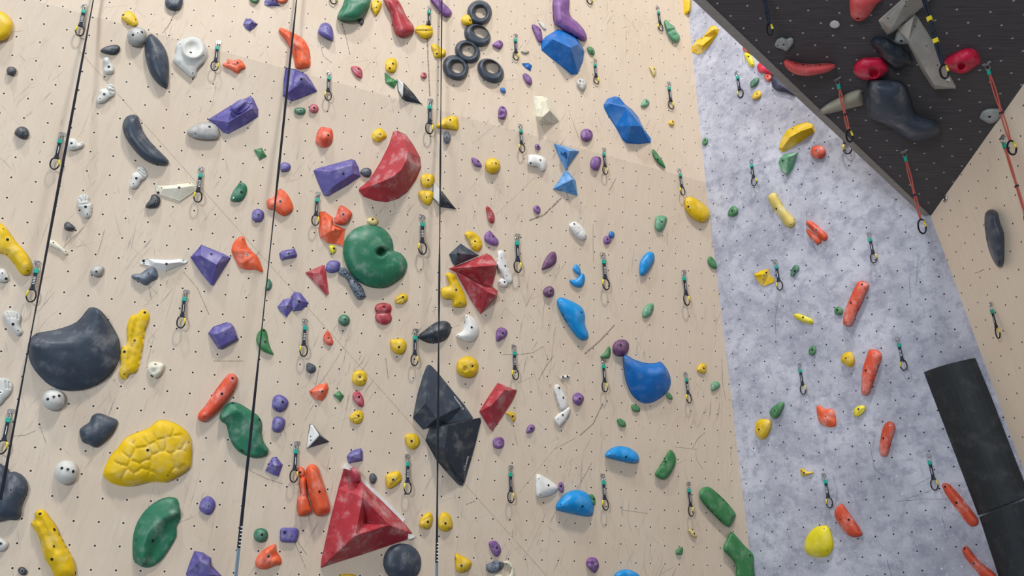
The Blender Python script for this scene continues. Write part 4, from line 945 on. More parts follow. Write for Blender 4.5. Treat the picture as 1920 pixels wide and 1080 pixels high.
# --- c3
D('c3','azure',6,'bright blue egg standing tilted','283,470 290,390 330,325 370,298 410,310 418,370 390,430 350,490 310,515 290,505',b='308,495,3 405,320,2')
D('c3','sage',4,'green bean below the bright blue egg','308,850 330,800 370,765 405,765 412,805 390,860 350,892 315,885',b='390,818,3')
D('c3','leaf',3.5,'green chip on the seam between wood and grey','898,390 905,350 935,345 980,410 980,450 930,440',b='',pl='WL')
FV('c3','yellow','yellow open-book hold beside a quickdraw on grey','1312,500 1380,465 1440,455 1445,500 1500,550 1490,570 1400,605 1375,600 1335,540','1395,500,5 1335,510,3','9-10 10-0 9-3',b='1425,485,0 1395,545,3',bevel=.015)
D('c3','green',3.5,'small green peanut right of a quickdraw on grey','1640,500 1655,450 1680,420 1715,425 1718,465 1690,490 1670,522 1645,515',b='1680,470,0')
D('c3','lemon',3.5,'thin bright yellow bar on the grey wall','1675,875 1690,853 1760,870 1830,900 1847,930 1830,950 1760,930 1700,905',b='1755,888,0 1825,925,2')
# --- c4
D('c4','tangerine',7,'long orange roll leaning beside the small green ball','290,920 310,820 350,720 400,610 430,565 480,565 525,590 515,640 470,740 420,850 375,950 340,970 300,955',b='363,757,0 462,592,0 320,933,2')
D('c4','leaf',4,'small green ball touching the long orange roll','212,830 225,800 250,792 280,805 290,835 278,862 250,870 222,858',b='240,822,0')
# --- d4
D('d4','yellow',5,'yellow crown-like knob beside an orange roll','270,290 290,240 340,212 380,235 398,290 380,340 345,352 300,325',b='317,272,1',ribs=(10,20,.3),rough=.5)
D('d4','tangerine',7,'chalky orange roll, widest at its top, mid grey wall','455,500 460,420 480,320 520,210 545,190 610,205 640,240 635,290 590,420 545,550 520,600 480,605 458,580',b='497,382,0 572,225,2 482,577,2')
D('d4','orange',4,'jagged orange plate on the grey wall','52,710 85,697 130,730 180,725 210,745 225,800 230,870 200,892 130,885 80,850 60,790',b='137,793,0',rock=.3,grooves='140,790,220,820,10,-.8')
D('d4','lemon',4,'small yellow bean between jagged plate and orange roll','385,760 400,720 450,697 490,705 488,745 450,785 415,800 388,785',b='430,730,1 393,763,2',grooves='430,770,475,730,8,-.8')
D('d4','tangerine',6,'orange roll with rounded tip, lowest of the three rolls','618,1060 640,930 665,870 700,842 745,855 762,910 735,1000 710,1090 687,1155 635,1152 618,1110',b='655,993,0 712,878,3')
# --- e0
D('e0','charcoal',9,'large charcoal two-lobed bump behind the first strap','-60,215 20,215 60,240 75,270 120,268 180,300 215,360 218,420 190,490 170,550 165,610 130,642 60,640 -60,630',b='83,410,2',grooves='70,260,60,420,22,-3')
D('e0','bone',8,'white ball right of the charcoal two-lobed bump','425,270 440,220 480,185 525,178 575,195 605,240 603,290 580,340 520,370 465,355 432,320',b='528,250,1 482,240,0 570,266,0')
D('e0','yellow',8,'huge yellow turtle-shell hold with plates','803,280 830,200 870,130 918,79 970,10 1040,-30 1160,-73 1204,-116 1255,-138 1325,-125 1385,-99 1454,-47 1489,14 1495,100 1490,200 1470,250 1380,310 1290,350 1200,345 1130,355 1040,378 960,380 880,360 820,320',b='1150,100,0 1308,297,2 1470,38,2 835,190,2',den=4,p=2.3,seeds='1265,215,55 1410,170,30 1475,60,20 1400,30,20 1330,60,10 1265,55,0 1205,85,-5 1130,205,5 1100,300,25 1060,235,10 905,260,40 1100,140,30 1000,310,15 940,170,20 1000,90,20 1090,40,10 1160,-10,10 1240,-40,10 1310,-70,10 1390,-45,5 1040,10,0 1450,0,0 1450,235,10 1370,290,10 860,330,0 970,20,0 1200,300,0')
D('e0','green',7,'large green scooped ear hold, chalky rim','1033,850 1040,750 1075,650 1130,570 1200,510 1270,475 1330,465 1380,480 1398,540 1408,630 1375,690 1375,770 1330,850 1270,940 1200,1000 1130,1015 1070,990 1040,950',b='1147,593,3 1060,795,2 1118,990,3 1190,805,0',den=1.8,ridge=('1125,1005 1112,930 1120,840 1150,760 1200,690 1270,630 1340,600 1400,590',10,3,1,'hollow'))
D('e0','yellow',7,'long yellow lizard-like hold at the bottom edge','240,670 275,640 272,590 305,563 345,568 385,620 430,680 460,740 510,840 560,930 590,1010 590,1060 575,1100 440,1110 400,1020 350,950 320,830 290,750',b='422,847,1 312,595,0 423,718,0 405,950,0 587,1058,0',grooves='310,640,440,880,26,-2.5',rough=1,den=1.2)
D('e0','black',3.5,'tiny black drop at the bottom edge left of the lizard','140,1040 150,1015 180,1010 212,1040 200,1070 165,1072',b='173,1042,1')
D('e0','bone',4,'grey-white knob at the picture edge near the bottom','-40,780 20,785 65,825 50,870 10,890 -40,880',b='5,828,1')
# --- e1
D('e1','violet',4,'violet disc right of the large green ear','-25,560 -15,500 20,465 60,462 95,500 95,550 60,600 20,600',b='47,533,3')
FV('e1','violet','violet spiked block at the bottom edge','-125,1060 -90,960 -60,890 0,900 60,940 65,1000 150,1085 100,1120 -110,1120','-20,960,8 40,1000,8 0,920,5 60,1070,8','9-10 9-11 10-4 10-12',b='',bevel=.012)
FV('e1','violet','violet four-sided gem beside the lower green wave','495,255 545,160 575,155 620,215 590,302 540,285','575,225,5 545,205,4','6-7 6-3 7-1 7-0 6-4',b='575,228,3 592,285,2')
D('e1','orange',3.5,'tiny orange oval on top of the orange roll pair','730,240 760,228 790,245 797,285 775,317 745,305 733,270',b='758,273,0 750,243,2 765,300,2')
D('e1','orange',11,'big orange cylinder roll, taller one of the pair','803,320 805,250 830,215 870,212 900,240 930,330 970,450 993,550 975,590 920,612 875,600 850,530 820,420',b='910,423,0 860,243,3',p=1.8)
D('e1','orange',8,'stepped orange roll, shorter one of the pair','750,350 770,310 805,320 812,440 845,550 838,590 755,615 735,560 738,480 760,440',b='',grooves='760,465,830,450,12,-2',p=2)
VR = FV('e1','red','huge red pyramid volume with a sunken triangle and white tips','1105,245 1165,240 1232,310 1240,345 1400,500 1560,660 1628,745 1600,790 1270,900 925,1010 930,950 1000,640 1060,400','1245,465,17 1190,765,26 1450,682,16 1272,655,7 1500,640,6 1250,400,12','13-14 14-15 13-15 13-16 14-16 15-16 14-9 14-10 15-6 13-18 18-2 15-17 14-8',b='1117,292,2 1018,695,2 1390,845,2 1340,590,3 1250,560,3 1015,900,2',bevel=.008,name='climbing_volume',cat='climbing volume')
D('e1','rose',11,'round dull red knob bolted on the tip of the red pyramid','1150,245 1175,236 1205,250 1228,280 1230,320 1215,345 1185,350 1155,300',b='',edge=4)
FV('e1','violet','small violet block at the tip of the huge red pyramid','1128,150 1160,110 1230,88 1245,110 1245,180 1140,200','1160,145,4 1225,120,4 1228,165,4','6-7 7-8 8-6',b='1198,142,3')
D('e1','charcoal',4,'small charcoal egg between the red pyramid and yellow knob','1298,320 1310,285 1335,282 1357,315 1345,350 1315,362',b='1330,322,3')
D('e1','yellow',4.5,'yellow ridged knob left of a lower quickdraw','1425,310 1450,280 1520,262 1545,290 1545,340 1490,385 1450,402 1430,370',b='1483,330,1',grooves='1460,385,1540,310,9,-1.5',rough=.5)
D('e1','green',4.5,'round green stud beside a violet square, near the bottom','398,763 412,722 453,708 495,722 508,763 495,803 453,820 412,805',b='462,758,0')
D('e1','violet',4,'violet square pad with two bolts near the bottom','603,760 610,710 670,704 735,710 745,760 725,815 670,818 610,812',b='692,768,3 640,740,0',p=3.5)
D('e1','orange',5,'orange split rock under the round green stud','412,960 440,910 500,860 565,832 575,880 612,950 605,990 560,1000 490,1027 430,1020 412,990',b='512,927,1',grooves='500,1020,580,900,8,-1.5',rock=.4)
D('e1','yellow',4,'yellow hold barely showing at the bottom edge','1060,1085 1100,1065 1170,1066 1200,1090 1150,1120 1080,1120',b='')
D('e1','charcoal',8,'large charcoal ball under the red pyramid','1407,975 1420,910 1460,855 1520,830 1554,828 1610,836 1660,870 1692,920 1701,975 1690,1040 1655,1090 1610,1118 1554,1122 1490,1110 1440,1070 1415,1020',b='1612,972,1 1592,903,1 1438,910,3',pl='WL')
# --- e2
D('e2','yellow',4.5,'yellow striped pebble, left of the twin pebbles by the strap','108,675 125,625 180,583 208,600 212,650 195,700 160,718 120,700',b='175,658,0 148,703,2',grooves='115,660,195,620,7,-.8')
D('e2','yellow',4.5,'yellow pebble, right of the twin pebbles by the strap','255,650 275,600 310,583 345,605 365,660 362,710 305,735 260,705',b='312,670,0 340,708,2',rough=.6)
D('e2','purple',4,'purple wrinkled bean below the black pair','652,820 700,805 735,845 745,890 715,930 685,910 665,870',b='712,858,0',rough=1)
D('e2','yellow',5,'yellow fin with a chalky edge at the bottom','387,910 410,910 490,950 515,980 495,1030 440,1055 395,1030',b='437,1000,1 463,1040,2')
D('e2','marble',4.5,'marbled black and white egg touching the white curl','628,1015 650,980 710,962 760,975 762,1010 720,1050 660,1058',b='')
D('e2','cream',3,'white curl hold at the bottom edge','762,970 790,962 830,985 850,1040 845,1100 790,1100 820,1050 810,1005 775,990',b='787,985,2 825,1017,2')
D('e2','cream',3,'low white lump at the bottom edge under the marbled egg','690,1080 720,1062 760,1075 760,1110 690,1110',b='')
D('e2','purple',4.5,'purple knobbly rock at the bottom right of the wood','1410,970 1440,935 1490,945 1508,1000 1490,1040 1465,1055 1420,1010',b='1465,985,1',rock=.6,rough=1)
D('e2','white',5,'white rounded triangle shield touching the purple bead','1015,310 1030,288 1060,292 1150,350 1192,395 1150,440 1090,465 1030,465 1015,420',b='1115,373,0 1040,322,3 1050,447,3')
D('e2','purple',3.5,'purple bead between white shield and blue boulder','1193,390 1200,355 1220,350 1237,385 1230,425 1210,430',b='1212,380,0')
D('e2','azure',10,'bright blue boulder with a chalky patch','1172,545 1190,500 1260,430 1350,410 1420,440 1460,500 1463,590 1430,615 1380,612 1270,590 1190,570',b='1380,537,0 1212,523,2 1450,600,2',p=1.8)
D('e2','leaf',3,'small green bean peeking out behind the blue boulder','1430,450 1460,447 1480,480 1478,525 1455,520 1445,490',b='1467,480,0')
# --- e3
D('e3','azure',7,'bright blue oval dome','-20,130 0,105 40,80 100,68 170,85 230,130 240,185 200,202 120,190 40,170 -15,155',b='140,152,0 25,118,2',slant=(0,1,.2))
D('e3','leaf',5,'green half-leaf slab left of a low quickdraw','368,280 400,230 450,150 485,97 520,130 528,190 500,260 460,315 420,328 378,305',b='447,190,0',p=4)
D('e3','leaf',6,'long green plank-like slab near the seam','710,450 730,400 780,385 830,415 920,500 992,590 985,630 950,695 910,685 820,600 740,510',b='',p=4)
D('e3','leaf',6,'green bent slab running off the bottom edge','962,738 1000,770 1070,850 1135,915 1138,1010 1138,1110 1005,1110 1000,1010 960,940 900,875 925,800',b='1108,918,0',p=4,pl='WL',nocurve=False)
D('e3','pale_yellow',3,'tiny pale yellow peg below a low quickdraw','625,725 640,715 670,735 692,765 680,782 650,765',b='672,750,0')
D('e3','leaf',3,'tiny green quarter-round chip below the half-leaf slab','532,912 535,875 580,855 578,910',b='565,885,2')
D('e3','azure',7,'bright blue dome rising at the bottom edge','50,1090 80,1045 130,1030 190,1040 250,1090 150,1130',b='')
D('e3','yellow',3.5,'small yellow bird-shaped hold on the grey wall','1498,250 1520,245 1550,265 1600,270 1590,282 1545,298 1510,300',b='1527,277,1 1508,260,2')
D('e4','lemon',7,'big smooth yellow shield low on the grey wall','80,688 130,690 160,740 178,830 170,880 130,925 60,935 0,925 -40,890 -50,850 -35,780 20,710',b='105,710,2 130,883,2 -52,838,0')
D('e4','tangerine',6,'orange half-moon beside the big yellow shield','187,580 205,540 245,520 265,540 300,590 350,660 398,740 395,765 330,777 270,745 215,670 190,620',b='298,642,0 230,640,2 370,722,2',p=2.5)
D('e4','tangerine',6,'long orange slug pointing at the black slabs joint','1022,370 1055,357 1090,375 1160,450 1240,550 1305,640 1300,680 1260,695 1220,670 1120,540 1050,440',b='1135,510,0 1048,385,0 1263,657,3')
D('e4','tangerine',6,'orange slug at the bottom edge beside the black slab','1180,880 1200,847 1230,860 1300,950 1370,1010 1435,1060 1450,1110 1350,1105 1260,1010 1200,930',b='1272,982,1 1200,867,0')

# ------------------------------------------------------------------ white base plate and tips of the red pyramid
def part_plate(parent, name, t, pts, h, mat):
    pp = P(t, pts); n = len(pp)
    top = [at(x, y, h, 'WL') - parent.location for x, y in pp]
    bot = [at(x, y, h, 'WL') - N['WL'] * (h - 0.0005) - parent.location for x, y in pp]
    ar = sum(pp[i][0] * pp[(i + 1) % n][1] - pp[(i + 1) % n][0] * pp[i][1] for i in range(n))
    f = [list(range(n - 1, -1, -1))] + [list(range(n, 2 * n))] + [[i, (i + 1) % n, n + (i + 1) % n, n + i] for i in range(n)]
    if ar < 0: f = [list(reversed(q)) for q in f]
    o = mesh_obj(name, top + bot, f, mat, parent)
    return o
o = part_plate(VR, 'base_plate', 'e1', '1120,198 1140,205 1245,315 1440,500 1575,640 1560,670 1232,345 1110,235', .012, MAT['white']); o['label'] = 'white strip of base plate along the upper slope'
o = part_plate(VR, 'tip', 'e1', '1102,242 1122,198 1160,260', .05, MAT['white']); o['label'] = 'white upper tip'
o = part_plate(VR, 'tip', 'e1', '1603,752 1640,760 1655,772 1640,785 1603,795', .035, MAT['white']); o['label'] = 'white side tip'

# lettering on the two black volumes
def lettering(parent, text, p0, p1, size, hlift, q0, flipn=False):
    c = bpy.data.curves.new('lettering', 'FONT'); c.body = text; c.size = 1; c.extrude = 0.01; c.align_x = 'LEFT'
    o = bpy.data.objects.new('lettering', c); link(o, parent)
    c.materials.append(MAT['white'])
    A_ = at(*p0, hlift[0], 'WL'); B_ = at(*p1, hlift[1], 'WL'); C_ = at(*q0, hlift[2], 'WL')
    xax = (B_ - A_).normalized(); zax = xax.cross(C_ - A_).normalized()
    if zax.dot(CAM - A_) < 0: zax = -zax
    yax = zax.cross(xax)
    bpy.context.view_layer.update()
    wdt = max(o.dimensions.x, 0.01)
    s = (B_ - A_).length / wdt
    M = Matrix((xax * s, yax * s * .6, zax * s * .3)).transposed().to_4x4()
    M.translation = A_ + zax * 0.014 - parent.location
    dg = bpy.context.evaluated_depsgraph_get()
    me = bpy.data.meshes.new_from_object(o.evaluated_get(dg))
    bpy.data.objects.remove(o)
    o = link(bpy.data.objects.new('lettering', me), parent)
    o.matrix_local = M
lettering(VB, 'Cheeta', (870.5, 883), (877.5, 856), .05, (.028, .035, .06), (860, 860))
lettering(VT, 'Cheeta', (869, 767.5), (851, 743.5), .05, (.03, .032, .06), (850, 765))

# ------------------------------------------------------------------ curved black slabs
def slab(label, left, right, H):
    n = len(left); m = 10
    vs = []; org = at(*left[0], 0, 'GL')
    for (a, b) in zip(left, right):
        for j in range(m + 1):
            t = j / m
            h = .015 + H * math.sin(math.pi * t) ** .8
            base = at(a[0], a[1], .015, 'GL').lerp(at(b[0], b[1], .015, 'GL'), t)
            vs.append(base + N['GL'] * (h - .015) - org)
    k = len(vs)
    fs = []
    for i in range(n - 1):
        for j in range(m):
            q = [i * (m + 1) + j, i * (m + 1) + j + 1, (i + 1) * (m + 1) + j + 1, (i + 1) * (m + 1) + j]
            fs.append(q[::-1])
    # flat back
    vs += [v - N['GL'] * .0145 for v in (vs[0], vs[m], vs[k - 1 - m], vs[k - 1])]
    b0, b1, b2, b3 = k, k + 1, k + 2, k + 3
    fs += [[b0, b1, b3, b2], [b1, b0] + [j for j in range(m + 1)], [b2, b3] + [k - 1 - j for j in range(m + 1)],
           [b0, b2] + [i * (m + 1) for i in range(n - 1, -1, -1)], [b3, b1] + [i * (m + 1) + m for i in range(n)]]
    o = mesh_obj('curved_panel', vs, fs, MAT['slab'])
    o.location = org
    tag(o, label, 'climbing volume', 'curved black panels on the lower grey wall')
    return o
MAT['slab'] = hold_mat('black_worn_panel', (42, 46, 50), 0.035, 0.6)
s1 = slab('black curved panel, upper of the two stacked panels', [(1732, 698), (1767, 787), (1800, 876), (1834, 966)], [(1828, 671), (1858, 742), (1888, 820), (1930, 929)], .1)
s2 = slab('black curved panel, lower one running off the corner', [(1836, 969), (1852, 1018), (1872, 1080), (1900, 1150)], [(1930, 934), (1945, 1010), (1966, 1090), (1985, 1160)], .1)

# ------------------------------------------------------------------ quickdraws
def tube(path, r, n=8, closed=False, flat=1.0):
    vs, fs = [], []
    L = len(path)
    for i, p in enumerate(path):
        a = path[i - 1] if (i or closed) else path[i]
        b = path[(i + 1) % L] if (i < L - 1 or closed) else path[i]
        t = (Vector(b) - Vector(a)).normalized()
        s_ = t.cross(Vector((0, 1, 0)));
        if s_.length < 1e-4: s_ = Vector((1, 0, 0))
        s_.normalize(); u_ = s_.cross(t)
        for j in range(n):
            an = 6.2832 * j / n
            vs.append(Vector(p) + s_ * r * math.cos(an) + u_ * r * flat * math.sin(an))
    for i in range(L if closed else L - 1):
        for j in range(n):
            fs.append([i * n + j, i * n + (j + 1) % n, ((i + 1) % L) * n + (j + 1) % n, ((i + 1) % L) * n + j])
    if not closed: fs += [list(range(n))[::-1], [(L - 1) * n + j for j in range(n)]]
    return vs, fs
def join(*parts):
    vs, fs = [], []
    for v, f in parts:
        k = len(vs); vs += list(v); fs += [[i + k for i in q] for q in f]
    return vs, fs
def box(x0_, x1_, y0_, y1_, z0_, z1_, tp=1.0):
    vs = [(x0_ * tp, y0_, z0_), (x1_ * tp, y0_, z0_), (x1_ * tp, y1_, z0_), (x0_ * tp, y1_, z0_), (x0_, y0_, z1_), (x1_, y0_, z1_), (x1_, y1_, z1_), (x0_, y1_, z1_)]
    return vs, [[3, 2, 1, 0], [4, 5, 6, 7], [0, 1, 5, 4], [1, 2, 6, 5], [2, 3, 7, 6], [3, 0, 4, 7]]
def oval(cx, cz, rx, rz, n=16, y=0):
    return [(cx + rx * math.cos(6.2832 * i / n), y, cz + rz * math.sin(6.2832 * i / n)) for i in range(n)]
CPATH = [(-.008, 0, -.262), (-.03, 0, -.272), (-.044, 0, -.29), (-.05, 0, -.315), (-.05, 0, -.34), (-.042, 0, -.365), (-.02, 0, -.383), (.004, 0, -.385), (.022, 0, -.374), (.036, 0, -.352), (.042, 0, -.335)]
CTOP = [(-.012, 0, -.262), (.008, 0, -.26), (.024, 0, -.268), (.031, 0, -.28)]
CPATH = [(x * .8, y, z) for x, y, z in CPATH]; CTOP = [(x * .8, y, z) for x, y, z in CTOP]
GP = [(.026, 0, -.278), (.029, 0, -.3), (.034, 0, -.337)]
def quick_proto(stripes):
    root = bpy.data.objects.new('quickdraw', None)
    pl_ = join(box(-.004, .03, -.004, .0, -.02, .018), tube(oval(-.004, -.004, .016, .018), .0045, 6, True), tube([(.012, -.006, 0), (.012, .008, 0)], .011, 6))
    m = mesh_obj('hanger', *pl_, STEEL, root, False)
    rg = tube(oval(-.004, -.045, .013, .03), .0045, 6, True)
    mesh_obj('link', *rg, STEEL, root, True)
    o_ = mesh_obj('sleeve', *box(-.021, .019, -.012, .012, -.108, -.062), TEAL, root, False)
    b_ = o_.modifiers.new('b', 'BEVEL'); b_.width = .006; b_.segments = 2
    sl = mesh_obj('sling', *join(box(-.0155, .0145, -.005, .005, -.25, -.1), box(-.02, .018, -.008, .008, -.272, -.243)), WEB, root)
    st = join(*[box(-.011, .010, .0045, .0065, -.15 - .016 * k, -.144 - .016 * k) for k in range(5)]) if stripes else join(box(-.002, .003, .0045, .0065, -.215, -.14))
    if stripes:
        st2 = join(*[box(-.011, .010, -.0065, -.0045, -.15 - .016 * k, -.144 - .016 * k) for k in range(5)])
    else:
        st2 = join(box(-.002, .003, -.0065, -.0045, -.215, -.14))
    mesh_obj('stitching', *join(st, st2), PRINT, sl)
    cb = mesh_obj('carabiner', *join(tube(CPATH, .0068, 8), tube(CTOP, .0062, 8)), ANOD, root, True)
    mesh_obj('gate', *tube(GP, .009, 8), GATE, cb, True)
    return root
QP = [quick_proto(True), quick_proto(False)]
def copy_tree(o, parent=None):
    c = o.copy(); COL.objects.link(c)
    if parent:
        c.parent = parent
    for ch in list(o.children): copy_tree(ch, c)
    return c
QD = []
def quick(t, top, bot, label, kind=0, flip=False, pl=None, h=.016):
    k = TILE[t]
    p0 = (k[0] + top[0] / k[2], k[1] + top[1] / k[2]); p1 = (k[0] + bot[0] / k[2], k[1] + bot[1] / k[2])
    pl = pl or plane_of(*p0)
    A_ = at(*p0, h, pl)
    # length whose picture matches
    L = .38
    for _ in range(6):
        q = to_px(A_ - Vector((0, 0, L)))
        L *= (p1[1] - p0[1]) / max(1, q.y - p0[1])
    r = copy_tree(QP[kind])
    hx = FR[pl][0]
    th = math.atan2(hx.y, hx.x) + (math.pi if flip else 0)
    s_ = L / .392
    r.location = A_; r.rotation_euler = (0, 0, th); r.scale = (s_, s_, s_)
    tag(r, label, 'quickdraw', 'quickdraws on the ' + WALLNAME[pl])
    QD.append(r)
    return r
quick('a0',(765,45),(718,325),'quickdraw at the top beside the first black strap',0,True)
quick('a1',(140,378),(118,640),'quickdraw between the white shell and the orange claw',1)
quick('a1',(1140,650),(1125,905),'quickdraw right of the broad violet shield volume',0,True)
quick('a1',(1195,-215),(1180,40),'quickdraw cut by the top edge beside the green fin',1)
quick('a2',(215,65),(250,290),'quickdraw hanging over the yellow clam hold',1)
quick('a2',(990,315),(1015,545),'quickdraw beside the tiny beige claw',1)
quick('a2',(1705,540),(1725,760),'quickdraw beside the white pointed knob',0)
quick('a2',(1645,-190),(1662,42),'quickdraw cut by the top edge above the blue boulder',1)
quick('a3',(450,70),(475,280),'quickdraw beside the pale green banana',1,True)
quick('a3',(1158,650),(1180,880),'quickdraw on grey beside the small dark green bean',1,True)
quick('a3',(545,745),(575,985),'quickdraw on plywood right of the small green half-moon',1)
quick('b0',(555,220),(505,545),'quickdraw beside the bone-white snail hold',1)
quick('b0',(1812,530),(1780,840),'quickdraw at the end of the cream kite hold',0,True)
quick('c0',(340,395),(270,755),'quickdraw at the end of the yellow log',0,True)
quick('b1',(1035,755),(1035,1050),'quickdraw left of the orange faceted stack',1)
quick('b2',(222,-82),(235,225),'quickdraw left of the yellow conch',1)
quick('b2',(1038,145),(1055,390),'quickdraw above the white tailed bean',0,True)
quick('b2',(1785,355),(1820,590),'quickdraw right of the smooth purple egg',1)
quick('c2',(155,-20),(155,325),'quickdraw right of the green spiral',0,True)
quick('b3',(645,545),(670,775),'quickdraw above the smooth yellow oval',0,True)
quick('b3',(1285,460),(1325,690),'quickdraw on the grey crease line',1)
quick('c0',(1670,655),(1630,990),'quickdraw above the tall yellow root',1)
quick('d0',(92,745),(10,1140),'quickdraw at the picture edge beside the first strap',1)
quick('c1',(925,915),(910,1244),'quickdraw beside the small orange chip',0,True)
quick('e1',(732,45),(715,355),'quickdraw above the tiny orange oval',1)
quick('c2',(1005,150),(1020,490),'quickdraw right of the long white blade',1)
quick('c2',(1782,320),(1800,645),'quickdraw right of the bright blue hook',0,True)
quick('c2',(90,1005),(95,1329),'quickdraw at the tip of the black wing',1)
quick('d2',(980,165),(990,470),'quickdraw right of the round yellow brain hold',0,True)
quick('d2',(1780,285),(1815,580),'quickdraw left of the big blue shield',1)
quick('d3',(700,410),(730,680),'quickdraw right of the big blue shield',0,True)
quick('d3',(1720,330),(1760,600),'quickdraw above the green arrowhead leaf',1)
quick('c3',(680,475),(715,785),'quickdraw near the seam under the bright blue egg level',1)
quick('c3',(1505,380),(1540,648),'quickdraw between yellow open-book hold and green peanut',1,True)
quick('c4',(522,135),(575,400),'quickdraw high on the lower grey wall, casting a long shadow',1)
quick('c4',(1615,770),(1690,1080),'quickdraw on the wooden side wall',1,False)
quick('d4',(780,95),(825,385),'quickdraw right of the widest orange roll',0,True)
quick('e2',(818,230),(825,515),'quickdraw left of the white rounded triangle',1)
quick('e2',(1540,295),(1553,572),'quickdraw right of the bright blue boulder',0,True)
quick('e1',(1600,145),(1600,447),'quickdraw right of the yellow ridged knob',0,True)
quick('e3',(625,358),(660,620),'quickdraw left of the long green slab',1)
quick('e4',(105,290),(150,555),'quickdraw above the orange half-moon',0,True)
quick('e4',(915,140),(975,415),'quickdraw above the long orange slug',1)
quick('b4',(268,70),(312,405),'quickdraw half hidden by the steel beam',1,True,'GU')
for q in QP:
    for c in list(q.children):
        for d_ in list(c.children): bpy.data.objects.remove(d_)
        bpy.data.objects.remove(c)
    if q.name in bpy.data.objects: bpy.data.objects.remove(q)

# long cord draws
def long_draw(p0, p1, pl, label, cordmat, carab=.16, bands=(), flip=False):
    A_ = at(*p0, .03, pl)
    L = 1.0
    for _ in range(8):
        q = to_px(A_ - Vector((0, 0, L)))
        L *= (p1[1] - p0[1]) / max(1, q.y - p0[1])
    root = bpy.data.objects.new('long_quickdraw', None); link(root); root.location = A_
    hx = FR['GL'][0] if pl == 'BK' else FR[pl][0]
    root.rotation_euler = (0, 0, math.atan2(hx.y, hx.x) + (math.pi if flip else 0))
    mesh_obj('hanger', *join(tube([(-.035, 0, .005), (-.01, .004, .012), (.01, -.004, .006), (.036, 0, .014)], .012, 6), tube(oval(0, -.03, .02, .026), .006, 6, True)), STEEL, root)
    mesh_obj('sleeve', *box(-.014, .014, -.012, .012, -.115, -.06), TEAL, root)
    zc = -L + carab
    mid = (zc - .11) / 2
    n = 16
    for sgn in (-1, 1):
        pth = [(sgn * (.004 + .007 * math.sin(math.pi * min(1, (i / n) * 2 if i < n / 2 else (i / n) * 2 - 1))), 0, -.11 + (zc + .11) * i / n) for i in range(n + 1)]
        mesh_obj('cord', *tube(pth, .0065 if cordmat is REDC else .010, 6), cordmat, root, True)
    mesh_obj('band', *box(-.018, .018, -.012, .012, mid * 1.0 - .07, mid - .055), WEB, root)
    for bz in bands:
        mesh_obj('tape_band', *box(-.02, .02, -.016, .016, -L * bz - .02, -L * bz + .02), YTAPE, root)
    s_ = carab / .13
    sh = lambda pts: [((x) * s_ * .78, y, (z + .258) * s_ + zc) for x, y, z in pts]
    cb = mesh_obj('carabiner', *join(tube(sh(CPATH), .0085, 8), tube(sh(CTOP), .0085, 8)), ANOD, root, True)
    mesh_obj('gate', *tube(sh(GP), .0095, 8), GATE, cb, True)
    tag(root, label, 'quickdraw', 'long cord quickdraws around the black roof')
    return root
long_draw((1570, 149), (1596, 266), 'BK', 'long red cord draw over the beige wedge', REDC, .13)
long_draw((1695, 285), (1733, 438), 'BK', 'long red cord draw reaching down over the grey wall', REDC, .16)
long_draw((1850, 121), (1901, 290), 'BK', 'long red cord draw ending in front of the side wall', REDC, .14)
long_draw((1879, 259), (1928, 425), 'RW', 'long red cord draw cut by the picture edge', REDC, .13)
long_draw((1426, -40), (1443, 66), 'BK', 'long black draw hanging at the top of the roof', WEB, .12)
long_draw((1722, -40), (1766, 147), 'BK', 'long black draw with yellow tape bands over beige leg', WEB, .13, (.42, .64))
hg = mesh_obj('bolt_hanger', *join(box(-.02, .02, -.004, 0, -.02, .02), tube(oval(0, -.012, .03, .026), .006, 6, True)), STEEL)
hg.location = at(1771, 371, .015, 'RW'); hg.rotation_euler = (0, 0, math.atan2(FR['RW'][0].y, FR['RW'][0].x))
tag(hg, 'empty steel bolt hanger on the side wall under the roof tip', 'bolt hanger')

